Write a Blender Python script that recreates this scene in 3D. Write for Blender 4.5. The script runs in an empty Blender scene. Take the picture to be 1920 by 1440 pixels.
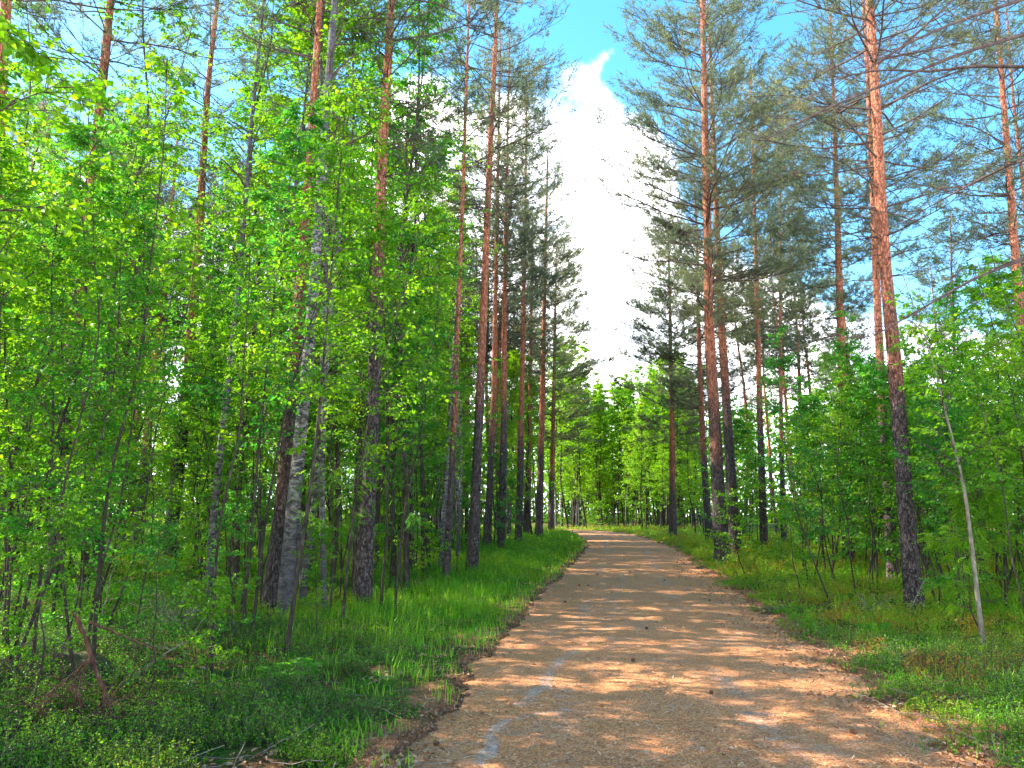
import bpy, math
import numpy as np
from mathutils import Vector

# ------------------------------------------------------------------ camera, world, sun, exposure
R = math.radians
scene = bpy.context.scene
FPX = 1442.0; CAMH = 1.6; PITCH = R(9.45)
cam_d = bpy.data.cameras.new("camera"); cam = bpy.data.objects.new("camera", cam_d)
scene.collection.objects.link(cam); scene.camera = cam
cam_d.sensor_width = 36.0; cam_d.lens = FPX / 1920 * 36.0
cam_d.clip_start = 0.05; cam_d.clip_end = 2000
cam.location = (0, 0, CAMH); cam.rotation_euler = (R(90) + PITCH, 0, 0)

SUN_AZ = R(-76); SUN_EL = R(36)          # azimuth clockwise from +Y
world = bpy.data.worlds.new("World"); scene.world = world; world.use_nodes = True
wt = world.node_tree; wt.nodes.clear()


def N(nt, kind, **kw):
    n = nt.nodes.new(kind)
    for k, v in kw.items():
        if k == 'inputs':
            for i, val in v.items():
                n.inputs[i].default_value = val
        else:
            setattr(n, k, v)
    return n


def M(nt, op, a, b=None, clamp=False):
    n = nt.nodes.new('ShaderNodeMath'); n.operation = op; n.use_clamp = clamp
    for i, v in enumerate((a, b)):
        if v is None: continue
        if isinstance(v, (int, float)): n.inputs[i].default_value = v
        else: nt.links.new(v, n.inputs[i])
    return n.outputs[0]


def smooth(nt, v, a, b, lo=0.0, hi=1.0):
    n = nt.nodes.new('ShaderNodeMapRange'); n.interpolation_type = 'SMOOTHSTEP'
    nt.links.new(v, n.inputs[0])
    n.inputs[1].default_value = a; n.inputs[2].default_value = b
    n.inputs[3].default_value = lo; n.inputs[4].default_value = hi
    return n.outputs[0]


def make_world():
    L = wt.links
    sky = N(wt, 'ShaderNodeTexSky', sky_type='NISHITA', sun_disc=False, sun_elevation=SUN_EL,
            sun_rotation=SUN_AZ % (2 * math.pi), air_density=1.0, dust_density=0.4, ozone_density=1.6)
    hsv = N(wt, 'ShaderNodeHueSaturation', inputs={0: 0.487, 1: 1.32, 2: 1.08})
    L.new(sky.outputs[0], hsv.inputs['Color'])
    tc = N(wt, 'ShaderNodeTexCoord'); sep = N(wt, 'ShaderNodeSeparateXYZ')
    L.new(tc.outputs['Generated'], sep.inputs[0])
    X, Y, Z = sep.outputs
    az = M(wt, 'ARCTAN2', X, Y)                        # radians, + to the right
    el = M(wt, 'ARCSINE', Z)
    n1 = N(wt, 'ShaderNodeTexNoise', inputs={'Scale': 3.2, 'Detail': 9.0, 'Roughness': 0.55})
    n2 = N(wt, 'ShaderNodeTexNoise', inputs={'Scale': 9.0, 'Detail': 6.0, 'Roughness': 0.6})
    L.new(tc.outputs['Generated'], n1.inputs['Vector']); L.new(tc.outputs['Generated'], n2.inputs['Vector'])
    # a cloud bank: its top is highest straight ahead, falls away to the right
    right = smooth(wt, az, 0.16, 0.42)
    left = smooth(wt, az, -0.05, -0.45)
    top = M(wt, 'SUBTRACT', 0.515, M(wt, 'MULTIPLY', right, 0.33))
    top = M(wt, 'SUBTRACT', top, M(wt, 'MULTIPLY', left, 0.16))
    wob = M(wt, 'ADD', M(wt, 'MULTIPLY', M(wt, 'SUBTRACT', n1.outputs[0], 0.5), 0.62),
            M(wt, 'MULTIPLY', M(wt, 'SUBTRACT', n2.outputs[0], 0.5), 0.09))
    diff = M(wt, 'ADD', M(wt, 'SUBTRACT', top, el), wob)
    mask = smooth(wt, diff, -0.012, 0.05)
    # blue holes inside the bank low down
    holes = smooth(wt, n1.outputs[0], 0.40, 0.33)
    mask = M(wt, 'MULTIPLY', mask, M(wt, 'SUBTRACT', 1.0, M(wt, 'MULTIPLY', holes, 0.8)))
    # scattered puffs above and behind
    puff = smooth(wt, n1.outputs[0], 0.60, 0.68)
    behind = smooth(wt, Y, 0.25, -0.1)
    mask = M(wt, 'MAXIMUM', mask, M(wt, 'MULTIPLY', puff, behind))
    shade = smooth(wt, n2.outputs[0], 0.32, 0.60, 0.0, 1.0)
    cmix = N(wt, 'ShaderNodeMix', data_type='RGBA')
    cmix.inputs['A'].default_value = (0.62, 0.70, 0.90, 1); cmix.inputs['B'].default_value = (1.0, 0.985, 0.99, 1)
    L.new(shade, cmix.inputs['Factor'])
    bs = N(wt, 'ShaderNodeBackground', inputs={1: 0.064}); L.new(hsv.outputs[0], bs.inputs[0])
    bc = N(wt, 'ShaderNodeBackground', inputs={1: 0.8}); L.new(cmix.outputs['Result'], bc.inputs[0])
    mx = N(wt, 'ShaderNodeMixShader'); L.new(mask, mx.inputs[0]); L.new(bs.outputs[0], mx.inputs[1]); L.new(bc.outputs[0], mx.inputs[2])
    out = N(wt, 'ShaderNodeOutputWorld'); L.new(mx.outputs[0], out.inputs[0])


make_world()
sun_d = bpy.data.lights.new("sun", 'SUN'); sun_d.energy = 2.15; sun_d.angle = R(0.5); sun_d.color = (1.0, 0.93, 0.80)
sun = bpy.data.objects.new("sun", sun_d); scene.collection.objects.link(sun)
sdir = Vector((math.sin(SUN_AZ) * math.cos(SUN_EL), math.cos(SUN_AZ) * math.cos(SUN_EL), math.sin(SUN_EL)))
sun.rotation_euler = sdir.to_track_quat('Z', 'Y').to_euler()
sun.location = sdir * 60
scene.view_settings.view_transform = 'Standard'; scene.view_settings.look = 'None'
scene.view_settings.gamma = 1.0; scene.view_settings.exposure = 3.1
cy = scene.cycles
cy.max_bounces = 6; cy.diffuse_bounces = 3; cy.transmission_bounces = 4; cy.glossy_bounces = 2
cy.transparent_max_bounces = 4; cy.use_denoising = True
cy.caustics_reflective = False; cy.caustics_refractive = False
cy.sample_clamp_indirect = 6.0

# ------------------------------------------------------------------ pixel -> place helpers
cp, sp = math.cos(PITCH), math.sin(PITCH)


def ray(px, py):
    u = (px - 960) / FPX; v = (720 - py) / FPX
    return np.array([u, cp - v * sp, sp + v * cp])


def at(px, py):
    d = ray(px, py); t = -CAMH / d[2]
    return np.array([d[0] * t, d[1] * t])


def onplane(px, py, Y):
    d = ray(px, py); t = Y / d[1]
    return np.array([d[0] * t, Y, CAMH + d[2] * t])


# ------------------------------------------------------------------ noise and terrain
_rg = np.random.default_rng(5)
_LAT = _rg.random((256, 256))


def vnoise(x, y, s=1.0, o=0):
    x = np.asarray(x, float) * s + 37.3 + o * 11.7; y = np.asarray(y, float) * s + 91.1 + o * 5.3
    xi = np.floor(x).astype(int); yi = np.floor(y).astype(int)
    fx = x - xi; fy = y - yi; fx = fx * fx * (3 - 2 * fx); fy = fy * fy * (3 - 2 * fy)
    a = _LAT[xi % 256, yi % 256]; b = _LAT[(xi + 1) % 256, yi % 256]
    c = _LAT[xi % 256, (yi + 1) % 256]; d = _LAT[(xi + 1) % 256, (yi + 1) % 256]
    return (a * (1 - fx) + b * fx) * (1 - fy) + (c * (1 - fx) + d * fx) * fy


ROAD = np.array([(0.9, -30), (1.0, -6), (1.1, 3), (1.12, 5.2), (1.35, 7.7), (1.70, 10.1), (2.55, 16.5), (3.6, 24), (4.6, 30),
                 (5.5, 38), (6.2, 48), (6.6, 57), (6.1, 65), (3.6, 71), (-1, 75), (-9, 78), (-30, 82), (-80, 90)], float)
# resample smooth
_s = np.concatenate([[0], np.cumsum(np.linalg.norm(np.diff(ROAD, axis=0), axis=1))])
_t = np.arange(0, _s[-1], 0.8)
_rx = np.interp(_t, _s, ROAD[:, 0]); _ry = np.interp(_t, _s, ROAD[:, 1])
for _ in range(3):
    _rx[1:-1] = (_rx[:-2] + _rx[1:-1] + _rx[2:]) / 3; _ry[1:-1] = (_ry[:-2] + _ry[1:-1] + _ry[2:]) / 3
RC = np.stack([_rx, _ry], 1)
HW = 1.70


def road_ds(x, y):
    """distance to the centreline, signed (+ right)"""
    x = np.atleast_1d(np.asarray(x, float)); y = np.atleast_1d(np.asarray(y, float))
    best = np.full(x.shape, 1e9); side = np.ones(x.shape)
    P = RC[::2]
    for i in range(len(P) - 1):
        a = P[i]; b = P[i + 1]; ab = b - a; l2 = ab @ ab
        t = np.clip(((x - a[0]) * ab[0] + (y - a[1]) * ab[1]) / l2, 0, 1)
        dx = x - (a[0] + t * ab[0]); dy = y - (a[1] + t * ab[1])
        d = np.hypot(dx, dy)
        cr = dx * ab[1] - dy * ab[0]
        m = d < best
        best[m] = d[m]; side[m] = np.sign(cr[m])
    return best * np.where(side == 0, 1, side)


def edge(x, y):
    """metres outside the road edge (negative on the road), and side"""
    s = road_ds(x, y)
    hw = HW + (vnoise(x, y, 1.4) - .5) * 0.30 + (vnoise(x, y, 5, 3) - .5) * 0.16
    hw = hw + np.where(s > 0, 0.16 * vnoise(x, y, .7, 8), 0)
    return np.abs(s) - hw, np.sign(s)


def sstep(a, b, x):
    t = np.clip((x - a) / (b - a), 0, 1); return t * t * (3 - 2 * t)


def gh(x, y, ed=None):
    e, sd = edge(x, y) if ed is None else ed
    x = np.atleast_1d(x); y = np.atleast_1d(y)
    lip = np.where(sd < 0, 0.095, 0.07)
    z = -0.05 + lip * sstep(-0.02, 0.22, e)
    z = z + sstep(0.0, 1.2, e) * ((vnoise(x, y, 1.6, 2) - .45) * .10 + (vnoise(x, y, 4.2, 6) - .5) * .05)
    z = z + sstep(1.0, 6.0, e) * (vnoise(x, y, .28, 4) - .5) * .42
    z = z + sstep(0.02, 0.3, e) * (vnoise(x, y, 11, 7) - .5) * .05
    return z


def ghs(x, y):
    return float(gh(np.array([x]), np.array([y]))[0])


# ------------------------------------------------------------------ mesh helpers
class Geo:
    def __init__(self): self.V = []; self.Q = []; self.T = []; self.qm = []; self.tm = []; self.A = []; self.n = 0

    def add(self, V, F, mat=0, tint=0.5):
        V = np.asarray(V, float).reshape(-1, 3); F = np.asarray(F, int)
        if len(V) == 0: return
        self.V.append(V)
        t = np.asarray(tint, float)
        self.A.append(np.full(len(V), float(t)) if t.ndim == 0 else t.reshape(-1))
        if F.shape[1] == 4: self.Q.append(F + self.n); self.qm.append(np.full(len(F), mat))
        else: self.T.append(F + self.n); self.tm.append(np.full(len(F), mat))
        self.n += len(V)

    def mesh(self, name, mats, shift=(0, 0, 0), smooth=False):
        V = np.concatenate(self.V) - np.asarray(shift, float)
        q = np.concatenate(self.Q) if self.Q else np.zeros((0, 4), int)
        t = np.concatenate(self.T) if self.T else np.zeros((0, 3), int)
        me = bpy.data.meshes.new(name)
        nq, ntr = len(q), len(t)
        me.vertices.add(len(V)); me.vertices.foreach_set('co', V.astype(np.float32).ravel())
        loops = np.concatenate([q.ravel(), t.ravel()]).astype(np.int32)
        me.loops.add(len(loops)); me.loops.foreach_set('vertex_index', loops)
        me.polygons.add(nq + ntr)
        st = np.concatenate([np.arange(nq) * 4, nq * 4 + np.arange(ntr) * 3]).astype(np.int32)
        me.polygons.foreach_set('loop_start', st)
        mi = np.concatenate(([np.concatenate(self.qm)] if self.qm else []) + ([np.concatenate(self.tm)] if self.tm else [])).astype(np.int32)
        me.polygons.foreach_set('material_index', mi)
        me.polygons.foreach_set('use_smooth', np.full(nq + ntr, smooth))
        a = me.attributes.new('tint', 'FLOAT', 'POINT')
        a.data.foreach_set('value', np.concatenate(self.A).astype(np.float32))
        for m in mats: me.materials.append(m)
        me.update(calc_edges=True)
        return me


def tubes(geo, P, Rr, sides=4, mat=0, tint=0.5, lump=None):
    """P (N,k,3) polylines, Rr (N,k) radii"""
    P = np.asarray(P, float); Rr = np.asarray(Rr, float)
    Nn, k, _ = P.shape
    if Nn == 0: return
    T = np.gradient(P, axis=1); T /= np.linalg.norm(T, axis=2, keepdims=True) + 1e-9
    vert = np.abs(T.mean(1)[:, 2]) > .8
    ref = np.where(vert[:, None], np.array([1.0, 0, 0]), np.array([0, 0, 1.0]))[:, None, :]
    A = np.cross(T, ref); A /= np.linalg.norm(A, axis=2, keepdims=True) + 1e-9
    B = np.cross(T, A)
    an = np.arange(sides) / sides * 2 * np.pi
    rad = Rr[:, :, None] * np.ones(sides)
    if lump is not None: rad = rad * lump
    V = P[:, :, None, :] + rad[..., None] * (A[:, :, None, :] * np.cos(an)[None, None, :, None] + B[:, :, None, :] * np.sin(an)[None, None, :, None])
    j = np.arange(sides); j2 = (j + 1) % sides
    ring = np.arange(k - 1)[:, None] * sides
    F = np.stack([ring + j, ring + j2, ring + sides + j2, ring + sides + j], -1).reshape(-1, 4)
    Fa = (F[None] + (np.arange(Nn) * k * sides)[:, None, None]).reshape(-1, 4)
    geo.add(V, Fa, mat, tint)


def unit(a): return a / (np.linalg.norm(a, axis=-1, keepdims=True) + 1e-9)


def leaves(geo, P, D, U, L, W=0.62, rounded=True, tint=0.5, fold=.16, mat=0):
    """leaf blades: base P, axis D, rough normal U, length L"""
    n = len(P)
    if n == 0: return
    D = unit(D); S = unit(np.cross(D, U)); Nn = np.cross(S, D)
    L = np.broadcast_to(np.asarray(L, float), (n,))[:, None]
    tint = np.broadcast_to(np.asarray(tint, float), (n,))
    w = L * W * .5
    if rounded:
        pts = [P, P + D * L * .30 + S * w + Nn * L * fold, P + D * L * .70 + S * w * .82 + Nn * L * fold * .5, P + D * L - Nn * L * .1,
               P + D * L * .70 - S * w * .82 + Nn * L * fold * .5, P + D * L * .30 - S * w + Nn * L * fold]
        V = np.stack(pts, 1)
        o = (np.arange(n) * 6)[:, None]
        F = np.concatenate([o + np.array([0, 1, 2, 3]), o + np.array([0, 3, 4, 5])])
        geo.add(V, F, mat, np.repeat(tint, 6))
    else:
        pts = [P, P + D * L * .45 + S * w + Nn * L * fold, P + D * L, P + D * L * .45 - S * w + Nn * L * fold]
        V = np.stack(pts, 1)
        o = (np.arange(n) * 4)[:, None]
        geo.add(V, o + np.array([0, 1, 2, 3]), mat, np.repeat(tint, 4))


def sph(az, el):
    return np.stack([np.sin(az) * np.cos(el), np.cos(az) * np.cos(el), np.sin(el)], -1)


# ------------------------------------------------------------------ materials
def mat_new(name):
    m = bpy.data.materials.new(name); m.use_nodes = True
    nt = m.node_tree; nt.nodes.clear()
    out = N(nt, 'ShaderNodeOutputMaterial')
    return m, nt, out


def ramp(nt, fac, stops):
    r = nt.nodes.new('ShaderNodeValToRGB'); el = r.color_ramp.elements
    while len(el) < len(stops): el.new(0.5)
    for e, (p, c) in zip(el, stops):
        e.position = p; e.color = (*c, 1)
    if fac is not None: nt.links.new(fac, r.inputs[0])
    return r.outputs[0]


def mixc(nt, f, a, b):
    n = nt.nodes.new('ShaderNodeMix'); n.data_type = 'RGBA'
    for k, v in (('Factor', f), ('A', a), ('B', b)):
        if isinstance(v, (int, float)): n.inputs[k].default_value = v
        elif isinstance(v, tuple): n.inputs[k].default_value = (*v, 1)
        else: nt.links.new(v, n.inputs[k])
    return n.outputs['Result']


def leaf_mat(name, stops, tstops, trans=.5, rough=.45, jitter=.3, spec=.35):
    m, nt, out = mat_new(name)
    at_ = N(nt, 'ShaderNodeAttribute', attribute_name='tint')
    oi = N(nt, 'ShaderNodeObjectInfo')
    f = M(nt, 'ADD', at_.outputs['Fac'], M(nt, 'MULTIPLY', M(nt, 'SUBTRACT', oi.outputs['Random'], .5), jitter), True)
    c1 = ramp(nt, f, stops); c2 = ramp(nt, f, tstops)
    b = N(nt, 'ShaderNodeBsdfPrincipled', inputs={'Roughness': rough, 'Specular IOR Level': spec})
    nt.links.new(c1, b.inputs['Base Color'])
    t = N(nt, 'ShaderNodeBsdfTranslucent'); nt.links.new(c2, t.inputs[0])
    mx = N(nt, 'ShaderNodeMixShader', inputs={0: trans})
    nt.links.new(b.outputs[0], mx.inputs[1]); nt.links.new(t.outputs[0], mx.inputs[2]); nt.links.new(mx.outputs[0], out.inputs[0])
    return m


M_LEAF = leaf_mat('young_leaf', [(0, (.025, .105, .006)), (.5, (.075, .215, .006)), (1, (.17, .32, .010))],
                  [(0, (.09, .33, .006)), (.5, (.26, .58, .006)), (1, (.50, .74, .01))], .5)
M_LEAF_COOL = leaf_mat('cool_leaf', [(0, (.018, .095, .014)), (.5, (.05, .19, .018)), (1, (.11, .28, .015))],
                       [(0, (.04, .28, .02)), (.5, (.13, .52, .03)), (1, (.30, .68, .03))], .5)
M_NEEDLE = leaf_mat('pine_needle', [(0, (.044, .070, .042)), (.6, (.112, .142, .072)), (1, (.24, .20, .065))],
                    [(0, (.12, .18, .09)), (.6, (.26, .31, .13)), (1, (.45, .41, .12))], .48, .5, .4)
M_BERRY = leaf_mat('bilberry_leaf', [(0, (.018, .11, .008)), (.45, (.07, .24, .008)), (.8, (.19, .34, .012)), (1, (.34, .14, .02))],
                   [(0, (.07, .32, .008)), (.45, (.21, .52, .01)), (.8, (.44, .62, .015)), (1, (.5, .2, .03))], .42, .45, 0)
M_GRASS = leaf_mat('grass_blade', [(0, (.045, .20, .006)), (.6, (.16, .40, .008)), (1, (.36, .42, .03))],
                   [(0, (.10, .48, .008)), (.6, (.28, .70, .01)), (1, (.55, .62, .04))], .42, .4, 0)
M_FERN = leaf_mat('fern_leaf', [(0, (.03, .18, .015)), (1, (.08, .30, .02))], [(0, (.1, .42, .01)), (1, (.22, .60, .02))], .45, .5, .1)
M_DRY = leaf_mat('dry_leaf', [(0, (.10, .045, .022)), (.5, (.30, .14, .065)), (1, (.50, .33, .20))],
                 [(0, (.10, .04, .01)), (.5, (.25, .10, .03)), (1, (.4, .22, .1))], .12, .7, 0)
M_LITTER = leaf_mat('needle_litter', [(0, (.05, .016, .009)), (.35, (.33, .105, .038)), (.7, (.66, .30, .12)), (1, (.85, .62, .40))],
                    [(0, (.1, .04, .02)), (1, (.4, .2, .08))], .06, .65, 0)


def bark_mat(name, kind):
    m, nt, out = mat_new(name)
    tc = N(nt, 'ShaderNodeTexCoord'); oi = N(nt, 'ShaderNodeObjectInfo')
    sep = N(nt, 'ShaderNodeSeparateXYZ'); nt.links.new(tc.outputs['Object'], sep.inputs[0])
    Zc = sep.outputs[2]
    mp = N(nt, 'ShaderNodeMapping'); nt.links.new(tc.outputs['Object'], mp.inputs[0])
    add = N(nt, 'ShaderNodeVectorMath', operation='ADD'); nt.links.new(mp.outputs[0], add.inputs[0])
    cmb = N(nt, 'ShaderNodeCombineXYZ'); r100 = M(nt, 'MULTIPLY', oi.outputs['Random'], 47.0)
    for i in range(3): nt.links.new(r100, cmb.inputs[i])
    nt.links.new(cmb.outputs[0], add.inputs[1]); V = add.outputs[0]
    b = N(nt, 'ShaderNodeBsdfPrincipled', inputs={'Roughness': .85, 'Specular IOR Level': .2})
    if kind == 'pine':
        mp.inputs['Scale'].default_value = (1, 1, .38)
        vor = N(nt, 'ShaderNodeTexVoronoi', feature='DISTANCE_TO_EDGE', inputs={'Scale': 27.0, 'Randomness': 1.0})
        nz = N(nt, 'ShaderNodeTexNoise', inputs={'Scale': 22.0, 'Detail': 6.0, 'Roughness': .65})
        big = N(nt, 'ShaderNodeTexNoise', inputs={'Scale': 2.2, 'Detail': 4.0})
        wv = N(nt, 'ShaderNodeVectorMath', operation='ADD')
        nt.links.new(V, wv.inputs[0])
        sc = N(nt, 'ShaderNodeVectorMath', operation='SCALE', inputs={'Scale': .11})
        nt.links.new(nz.outputs['Color'], sc.inputs[0]); nt.links.new(sc.outputs[0], wv.inputs[1])
        for x in (nz, big): nt.links.new(V, x.inputs['Vector'])
        nt.links.new(wv.outputs[0], vor.inputs['Vector'])
        crack = smooth(nt, vor.outputs['Distance'], .0, .14)
        lower = mixc(nt, crack, (.036, .026, .024), ramp(nt, nz.outputs[0], [(.30, (.05, .036, .034)), (.52, (.125, .092, .083)), (.70, (.25, .21, .195))]))
        upper = ramp(nt, nz.outputs[0], [(.30, (.12, .036, .024)), (.44, (.36, .110, .055)), (.58, (.56, .215, .115)), (.74, (.68, .38, .26))])
        upper = mixc(nt, smooth(nt, vor.outputs['Distance'], .0, .05), (.13, .048, .035), upper)
        zz = M(nt, 'ADD', Zc, M(nt, 'MULTIPLY', M(nt, 'SUBTRACT', big.outputs[0], .5), 7.0))
        zz = M(nt, 'ADD', zz, M(nt, 'MULTIPLY', M(nt, 'SUBTRACT', oi.outputs['Random'], .5), 2.5))
        col = mixc(nt, smooth(nt, zz, 3.0, 7.2), lower, upper)
        hgt = M(nt, 'ADD', M(nt, 'MULTIPLY', crack, .7), M(nt, 'MULTIPLY', nz.outputs[0], .6))
        dist = .030
    elif kind == 'birch':
        mp.inputs['Scale'].default_value = (1, 1, 2.1)
        nz = N(nt, 'ShaderNodeTexNoise', inputs={'Scale': 9.0, 'Detail': 8.0, 'Roughness': .78, 'Distortion': .6})
        n2 = N(nt, 'ShaderNodeTexNoise', inputs={'Scale': 2.0, 'Detail': 3.0})
        nt.links.new(V, nz.inputs['Vector']); nt.links.new(tc.outputs['Object'], n2.inputs['Vector'])
        white = ramp(nt, nz.outputs[0], [(.42, (.030, .026, .024)), (.50, (.13, .112, .10)), (.58, (.30, .275, .25)), (.74, (.48, .45, .41))])
        dark = ramp(nt, nz.outputs[0], [(.35, (.025, .022, .022)), (.6, (.11, .10, .10)), (.75, (.32, .30, .29))])
        zz = M(nt, 'ADD', Zc, M(nt, 'MULTIPLY', M(nt, 'SUBTRACT', n2.outputs[0], .5), 3.0))
        lo = smooth(nt, zz, .5, 2.6); hi = smooth(nt, zz, 7.0, 5.2)
        col = mixc(nt, M(nt, 'MULTIPLY', lo, hi), dark, white)
        hgt = nz.outputs[0]; dist = .012
    else:
        mp.inputs['Scale'].default_value = (1, 1, .5)
        nz = N(nt, 'ShaderNodeTexNoise', inputs={'Scale': 16.0, 'Detail': 5.0, 'Roughness': .6})
        nt.links.new(V, nz.inputs['Vector'])
        st = {'stem': [(.3, (.018, .014, .009)), (.55, (.048, .038, .027)), (.75, (.12, .10, .075))],
              'twig': [(.3, (.040, .027, .024)), (.6, (.10, .066, .055)), (.8, (.19, .13, .11))],
              'dead': [(.3, (.045, .020, .014)), (.5, (.12, .048, .030)), (.75, (.26, .15, .11))],
              'pale': [(.3, (.09, .07, .05)), (.55, (.22, .18, .135)), (.75, (.38, .33, .27))]}[kind]
        col = ramp(nt, nz.outputs[0], st); hgt = nz.outputs[0]; dist = .006
    nt.links.new(col, b.inputs['Base Color'])
    bp = N(nt, 'ShaderNodeBump', inputs={'Strength': .9, 'Distance': dist})
    nt.links.new(hgt, bp.inputs['Height']); nt.links.new(bp.outputs[0], b.inputs['Normal'])
    nt.links.new(b.outputs[0], out.inputs[0])
    return m


M_PINE = bark_mat('pine_bark', 'pine'); M_BIRCH = bark_mat('birch_bark', 'birch')
M_STEM = bark_mat('sapling_bark', 'stem'); M_TWIG = bark_mat('dark_twig', 'twig')
M_DEAD = bark_mat('dead_wood', 'dead'); M_PALE = bark_mat('pale_bark', 'pale')


def ground_mat():
    m, nt, out = mat_new('forest_floor')
    tc = N(nt, 'ShaderNodeTexCoord'); P = tc.outputs['Object']
    a = N(nt, 'ShaderNodeTexNoise', inputs={'Scale': 1.1, 'Detail': 6.0, 'Roughness': .6})
    b_ = N(nt, 'ShaderNodeTexNoise', inputs={'Scale': 34.0, 'Detail': 6.0, 'Roughness': .75})
    v = N(nt, 'ShaderNodeTexVoronoi', inputs={'Scale': 26.0})
    for x in (a, b_, v): nt.links.new(P, x.inputs['Vector'])
    lit = ramp(nt, b_.outputs[0], [(.3, (.045, .022, .012)), (.48, (.15, .075, .035)), (.62, (.30, .15, .07)), (.8, (.48, .31, .19))])
    moss = ramp(nt, b_.outputs[0], [(.3, (.018, .045, .006)), (.55, (.06, .14, .012)), (.75, (.14, .21, .02))])
    fac = smooth(nt, M(nt, 'ADD', a.outputs[0], M(nt, 'MULTIPLY', M(nt, 'SUBTRACT', b_.outputs[0], .5), .3)), .42, .56)
    col = mixc(nt, fac, lit, moss)
    soil = N(nt, 'ShaderNodeAttribute', attribute_name='tint')
    dark = ramp(nt, b_.outputs[0], [(.3, (.018, .010, .008)), (.6, (.085, .045, .032)), (.8, (.22, .13, .09))])
    la = N(nt, 'ShaderNodeAttribute', attribute_name='litter')
    fine = N(nt, 'ShaderNodeTexNoise', inputs={'Scale': 85.0, 'Detail': 5.0, 'Roughness': .8}); nt.links.new(P, fine.inputs['Vector'])
    rl = ramp(nt, fine.outputs[0], [(.32, (.10, .036, .018)), (.45, (.32, .12, .058)), (.57, (.54, .24, .12)), (.70, (.72, .46, .29))])
    col = mixc(nt, smooth(nt, M(nt, 'ADD', la.outputs['Fac'], M(nt, 'MULTIPLY', M(nt, 'SUBTRACT', b_.outputs[0], .5), .8)), .3, .6), col, rl)
    col = mixc(nt, soil.outputs['Fac'], col, dark)
    b = N(nt, 'ShaderNodeBsdfPrincipled', inputs={'Roughness': .95, 'Specular IOR Level': .1})
    nt.links.new(col, b.inputs['Base Color'])
    bp = N(nt, 'ShaderNodeBump', inputs={'Strength': 1.0, 'Distance': .04})
    nt.links.new(b_.outputs[0], bp.inputs['Height']); nt.links.new(bp.outputs[0], b.inputs['Normal'])
    nt.links.new(b.outputs[0], out.inputs[0])
    return m


def road_mat():
    m, nt, out = mat_new('needle_covered_gravel')
    tc = N(nt, 'ShaderNodeTexCoord'); P = tc.outputs['Object']
    fine = N(nt, 'ShaderNodeTexNoise', inputs={'Scale': 46.0, 'Detail': 6.0, 'Roughness': .85})
    mid = N(nt, 'ShaderNodeTexNoise', inputs={'Scale': 9.0, 'Detail': 6.0, 'Roughness': .7})
    big = N(nt, 'ShaderNodeTexNoise', inputs={'Scale': 1.3, 'Detail': 5.0, 'Roughness': .6})
    peb = N(nt, 'ShaderNodeTexVoronoi', inputs={'Scale': 48.0})
    for x in (fine, mid, big, peb): nt.links.new(P, x.inputs['Vector'])
    base = ramp(nt, fine.outputs[0], [(.34, (.13, .042, .017)), (.43, (.40, .145, .055)), (.54, (.66, .295, .120)), (.66, (.85, .53, .27))])
    grey = ramp(nt, fine.outputs[0], [(.33, (.17, .11, .085)), (.5, (.40, .28, .22)), (.68, (.62, .48, .39))])
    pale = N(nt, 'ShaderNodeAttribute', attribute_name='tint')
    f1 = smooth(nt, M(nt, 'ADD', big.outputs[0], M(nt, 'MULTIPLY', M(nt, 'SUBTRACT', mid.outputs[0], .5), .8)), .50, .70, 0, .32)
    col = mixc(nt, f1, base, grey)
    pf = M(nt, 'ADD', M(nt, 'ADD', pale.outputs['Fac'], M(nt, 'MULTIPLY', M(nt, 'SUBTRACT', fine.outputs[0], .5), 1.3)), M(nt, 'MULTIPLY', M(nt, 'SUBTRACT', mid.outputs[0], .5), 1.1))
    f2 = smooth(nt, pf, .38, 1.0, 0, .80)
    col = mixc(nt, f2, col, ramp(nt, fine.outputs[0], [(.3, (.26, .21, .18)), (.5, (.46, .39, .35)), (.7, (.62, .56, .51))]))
    stone = smooth(nt, peb.outputs['Distance'], .20, .12)
    pick = smooth(nt, peb.outputs['Color'], .78, .82)
    col = mixc(nt, M(nt, 'MULTIPLY', stone, pick), col, mixc(nt, peb.outputs['Color'], (.10, .05, .03), (.55, .48, .44)))
    b = N(nt, 'ShaderNodeBsdfPrincipled', inputs={'Roughness': .92, 'Specular IOR Level': .15})
    nt.links.new(col, b.inputs['Base Color'])
    h = M(nt, 'ADD', M(nt, 'MULTIPLY', fine.outputs[0], .7), M(nt, 'MULTIPLY', mid.outputs[0], 1.4))
    bp = N(nt, 'ShaderNodeBump', inputs={'Strength': .9, 'Distance': .016})
    nt.links.new(h, bp.inputs['Height']); nt.links.new(bp.outputs[0], b.inputs['Normal'])
    nt.links.new(b.outputs[0], out.inputs[0])
    return m


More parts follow.
